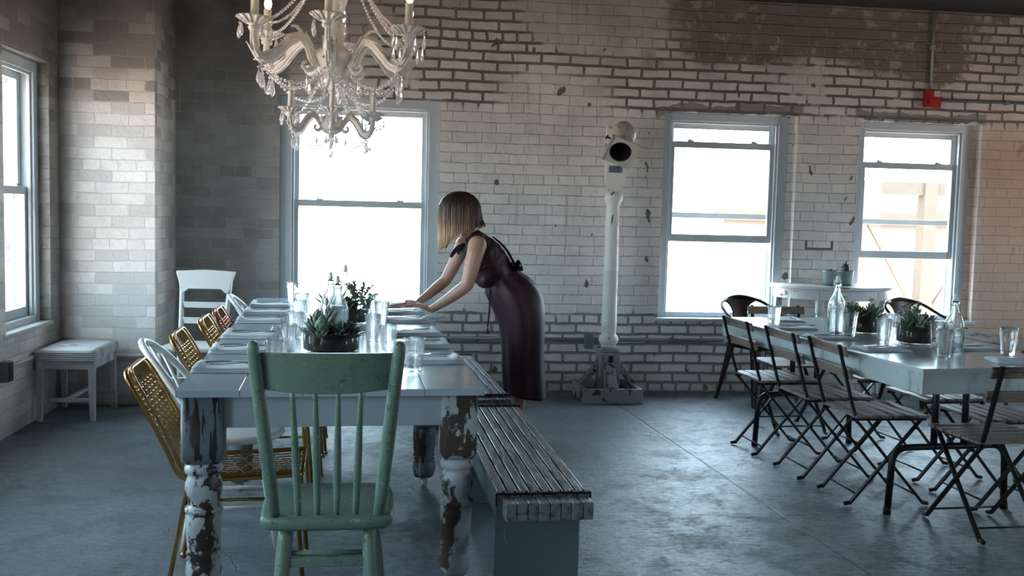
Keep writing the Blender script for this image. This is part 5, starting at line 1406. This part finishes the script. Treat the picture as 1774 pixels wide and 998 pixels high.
# eyes, brows and lips
for s in (-1, 1):
    p = HC + FD * .081 + SV * s * .030 - UPV * .008
    MB().ell(L_(p), .0105, 12, 8).build('eye', M['bulb_off'], wm)
mb = MB()
for s in (-1, 1):
    p = L_(HC + FD * .0905 + SV * s * .030 - UPV * .009); mb.ell(p, .0042, 8, 6)
mb.build('iris', M['leg_dark'], wm)
MB().ell(L_(HC + FD * .093 - UPV * .061), (.006, .017, .006), 12, 6).build('lips', plain('lips', (.38, .14, .12), .4), wm)

# dress: bodice fused, skirt lofted with gathers
D = MB()
ovals(D, [((.690, .965), SD, .130, .094), ((.665, .995), SD, .128, .094), ((.635, 1.035), SD, .143, .106), ((.595, 1.09), SD, .158, .112), ((.560, 1.14), SD, .163, .104), ((.530, 1.185), SD, .150, .086), ((.508, 1.217), SD, .128, .066), ((.490, 1.238), SD, .085, .056), ((.478, 1.252), SD, .066, .052)])
egg(D, (.528, 5.985, 1.085), (.060, .066, .075), (0, R(30), 0)); egg(D, (.528, 6.115, 1.085), (.060, .066, .075), (0, R(30), 0))
egg(D, (.575, 6.05, .995), (.070, .130, .070), (0, R(35), 0)); egg(D, (.545, 6.05, 1.02), (.055, .115, .065), (0, R(35), 0))              # blouson overhang above the tie
limb(D, [((.525, 5.945, 1.215), .034), ((.505, 6.0, 1.238), .030), ((.495, 6.05, 1.25), .030), ((.495, 6.1, 1.24), .030), ((.50, 6.155, 1.215), .034)])
bod = fuse(D, 'dress_bodice', M['dress'], .006, 6, wm)
wrinkle(bod.data, .003)
prof = [((.578, .940), (.752, 1.055), .128), ((.575, .905), (.792, 1.030), .140), ((.597, .855), (.862, .985), .165), ((.632, .785), (.922, .905), .180), ((.664, .705), (.944, .800), .183), ((.682, .585), (.947, .650), .174), ((.690, .455), (.948, .500), .166), ((.696, .360), (.960, .365), .166), ((.702, .300), (.968, .262), .168)]
P2 = [catmull([(f[0], f[1], 0) for f, b, a in prof], 4), catmull([(b[0], b[1], 0) for f, b, a in prof], 4), catmull([(a, 0, 0) for f, b, a in prof], 4)]
n = 72; rings = []; inner = []
random.seed(5); ph = [random.uniform(0, 6.28) for _ in range(5)]
for i in range(len(P2[0])):
    f, b, a = P2[0][i], P2[1][i], P2[2][i].x; fr = i / (len(P2[0]) - 1); c = (f + b) / 2; h = (b - f) / 2
    ring = []
    for k in range(n):
        t_ = 2 * math.pi * k / n
        fold = 1 + .030 * math.sin(13 * t_ + ph[0]) * max(0, 1 - fr * 2.2) + (.014 + .022 * fr) * math.sin(5 * t_ + ph[1] + fr * 1.2) + (.006 + .014 * fr) * math.sin(9 * t_ + ph[2] - fr)
        ring.append(L_((c.x + h.x * math.cos(t_) * fold, WY + a * math.sin(t_) * fold, c.y + h.y * math.cos(t_) * fold - .018 * fr * abs(math.sin(t_)))))
    rings.append(ring)
low = [[lerp(p, Vector((sum((q.x for q in r)) / n, 0, p.z + .004)), .03) for p in r] for r in reversed(rings)]
mb = MB(); mb.loft(rings + low, False, True); mb.build('dress_skirt', M['dress'], wm)
def ribbon(mb, pts, w, nrm=(0, 1, 0), tip=.4):
    P = catmull(pts, 5); m = len(P); rr = []
    for i, p in enumerate(P):
        tg = (P[min(i + 1, m - 1)] - P[max(i - 1, 0)]).normalized(); nn = Vector(nrm); sd = tg.cross(nn).normalized(); f = i / (m - 1); ww = w * (.45 + .55 * math.sin(math.pi * min(.95, .15 + f * .8)))
        rr.append([L_(p) + sd * ww + nn * .0015, L_(p) - sd * ww + nn * .0015, L_(p) - sd * ww - nn * .0015, L_(p) + sd * ww - nn * .0015])
    mb.loft(rr, True, False)
k = MB()
ribbon(k, [(.430, 5.985, 1.190), (.400, 5.97, 1.175), (.375, 5.965, 1.150), (.352, 5.96, 1.115)], .014, (.1, 1, .2)); ribbon(k, [(.430, 5.99, 1.185), (.420, 5.975, 1.150), (.415, 5.97, 1.10)], .013, (.4, .9, 0)); ribbon(k, [(.432, 6.03, 1.195), (.408, 6.02, 1.16), (.402, 6.03, 1.13)], .012, (.2, 1, .1))
k.ell(L_((.432, 5.995, 1.190)), (.012, .012, .011), 10, 6); k.build('neck_bow', M['ribbon'], wm)
k = MB(); ribbon(k, [(.595, 5.935, .935), (.590, 5.915, .88), (.588, 5.912, .80), (.578, 5.912, .705)], .006, (.2, 1, 0)); k.tube([L_(p) for p in ((.600, 5.93, .925), (.592, 5.908, .85), (.580, 5.905, .70))], .0022, 6)
k.build('drawstring', M['dress'], wm)
MB().lathe([(.002, 0), (.004, -.004), (.0105, -.030), (.011, -.036), (.001, -.037)], 8, L_((.579, 5.907, .700))).build('tassel', M['ribbon'], wm)
k = MB()
for s in (-1, 1): ribbon(k, [(.755, 6.05, 1.062), (.772, 6.05 - .05 * (s > 0) - .03, 1.095 if s > 0 else 1.07), (.778, 6.0 - .05, 1.055), (.757, 6.03, 1.050)], .018, (.7, .2, .6))
k.ell(L_((.757, 6.03, 1.06)), (.020, .026, .018), 12, 8); k.ell(L_((.735, 6.0, 1.075)), (.026, .05, .018), 12, 8); ribbon(k, [(.756, 6.0, 1.066), (.730, 6.0, 1.103), (.696, 6.0, 1.160), (.652, 6.0, 1.207), (.606, 6.0, 1.242)], .016, (.6, .3, .7)); k.build('waist_tie', M['ribbon'], wm)

# hair: a bob that hangs straight down past the face
random.seed(8)
HX = Vector((.408, 6.05, 1.392))
def hair_end(az):
    c = math.cos(az)                      # -1 in front (towards -x), +1 behind
    return lerp(1.185, 1.315, (c + 1) / 2) if c > -.6 else lerp(1.165, 1.185, (c + 1) / .4)
def hair_path(az, lift, jitter=0.0, m=14):
    rx = .128 if math.cos(az) < 0 else .124; ry = .100; rz = .120; pts = []
    for i in range(m):
        f = i / (m - 1)
        if f < .5:
            th = R(2) + (R(92) - R(2)) * (f / .5)
            p = HX + Vector((math.cos(az) * rx * math.sin(th), math.sin(az) * ry * math.sin(th), rz * math.cos(th))) * (1 + lift * math.sin(th))
        else:
            q = (f - .5) / .5; th = R(92)
            base = HX + Vector((math.cos(az) * rx, math.sin(az) * ry, rz * math.cos(th))) * (1 + lift)
            base = HX + (base - HX)
            flare = .012 * math.cos(az) * math.sin(math.pi * .5 * q) * (1 if math.cos(az) > 0 else -.2)
            ze = hair_end(az) + jitter
            p = Vector((base.x + flare - .010 * q * (math.cos(az) > .3) * 0, base.y * 1 + (WY - base.y) * .10 * q, lerp(base.z, ze, q)))
        pts.append(p)
    return pts
H = MB(); na = 56; cols = [hair_path(2 * math.pi * k / na, .0 + .014 * math.sin(k * 2.3) * 1, random.uniform(-.010, .010)) for k in range(na)]
rings = [[L_(cols[k][i]) for k in range(na)] for i in range(14)]
inn = [[L_(HX + (cols[k][i] - HX) * 1.0) + (L_(Vector((HX.x, HX.y, cols[k][i].z))) - L_(cols[k][i])) * .13 for k in range(na)] for i in range(13, 2, -1)]
H.loft(rings + inn, False, True)
hair = H.build('hair', M['hair'], wm)
S = MB()
for i in range(300):
    az = random.uniform(0, 2 * math.pi); pts = hair_path(az, random.uniform(-.005, .035), random.uniform(-.025, .020), 11)
    w = random.uniform(-.25, .25)
    pts = [L_(p + Vector((-math.sin(az), math.cos(az), 0)) * w * .03 * (j / 10) ** 2) for j, p in enumerate(pts)]
    S.tube(pts, [.0022] * 2 + [.0034] * 6 + [.0028, .002, .0006], 5)
for i in range(26):                         # wisps flicking out at the nape
    az = random.uniform(-.9, .9); pts = hair_path(az, .02, -.012, 11); pts = [L_(p + Vector((.022 * max(0, j - 7) / 3, 0, 0))) for j, p in enumerate(pts)]
    S.tube(pts, [.002] * 9 + [.0014, .0005], 5)
S.build('hair_strands', M['hair'], hair)

# ------------------------------------------------------------------ what stands outside the windows
M['out_wall'] = plain('tan_stucco', (.10, .080, .062), .9, 0, .15, 1.5, Specular_IOR_Level=0.0)  # even tan base colour
M['out_pale'] = plain('pale_render', (.12, .11, .10), .9, 0, .15, 1.5, Specular_IOR_Level=0.0)
M['out_steel'] = plain('weathered_orange_steel', (.088, .073, .060), .8, 0, .2, 2, Specular_IOR_Level=0.0)
t = thing('building', 'pale hazy building seen through the right windows', 'building', (13.5, 26, -6))
MB().span(-2.6, 2.6, 0, 6, 0, 7.3).build('wall', M['out_pale'], t)
MB().span(-2.8, 2.8, -.2, 6.2, 7.3, 7.6).build('roof', M['out_wall'], t)
t = thing('steel_frame', 'faint orange braced steel frame outside the right window', 'structure', (12.4, 22, -6))
for x in (-1.7, 0, 1.7): MB().span(x - .16, x + .16, -.16, .16, 0, 8.3).build('post', M['out_steel'], t)
MB().span(-1.8, 1.8, -.1, .1, 8.0, 8.3).build('beam', M['out_steel'], t)
for s in (-1, 1): MB().bar((s * 1.6, 0, 7.6), (0, 0, 5.0), .08, .08).build('brace', M['out_steel'], t)

M['out_slate'] = plain('slate_siding', (.042, .047, .050), .9, 0, .2, 2, Specular_IOR_Level=0.0)
t = thing('building', 'grey clapboard building seen through the left window', 'building', (-8.6, 20, -6))
MB().span(-3.2, 3.2, 0, 6, 0, 10).build('wall', M['out_slate'], t)
mb = MB()
for k in range(22): mb.span(-3.2 + k * .3, -3.2 + k * .3 + .05, -.05, 0, 0, 10)
mb.build('siding_battens', M['out_slate'], t)
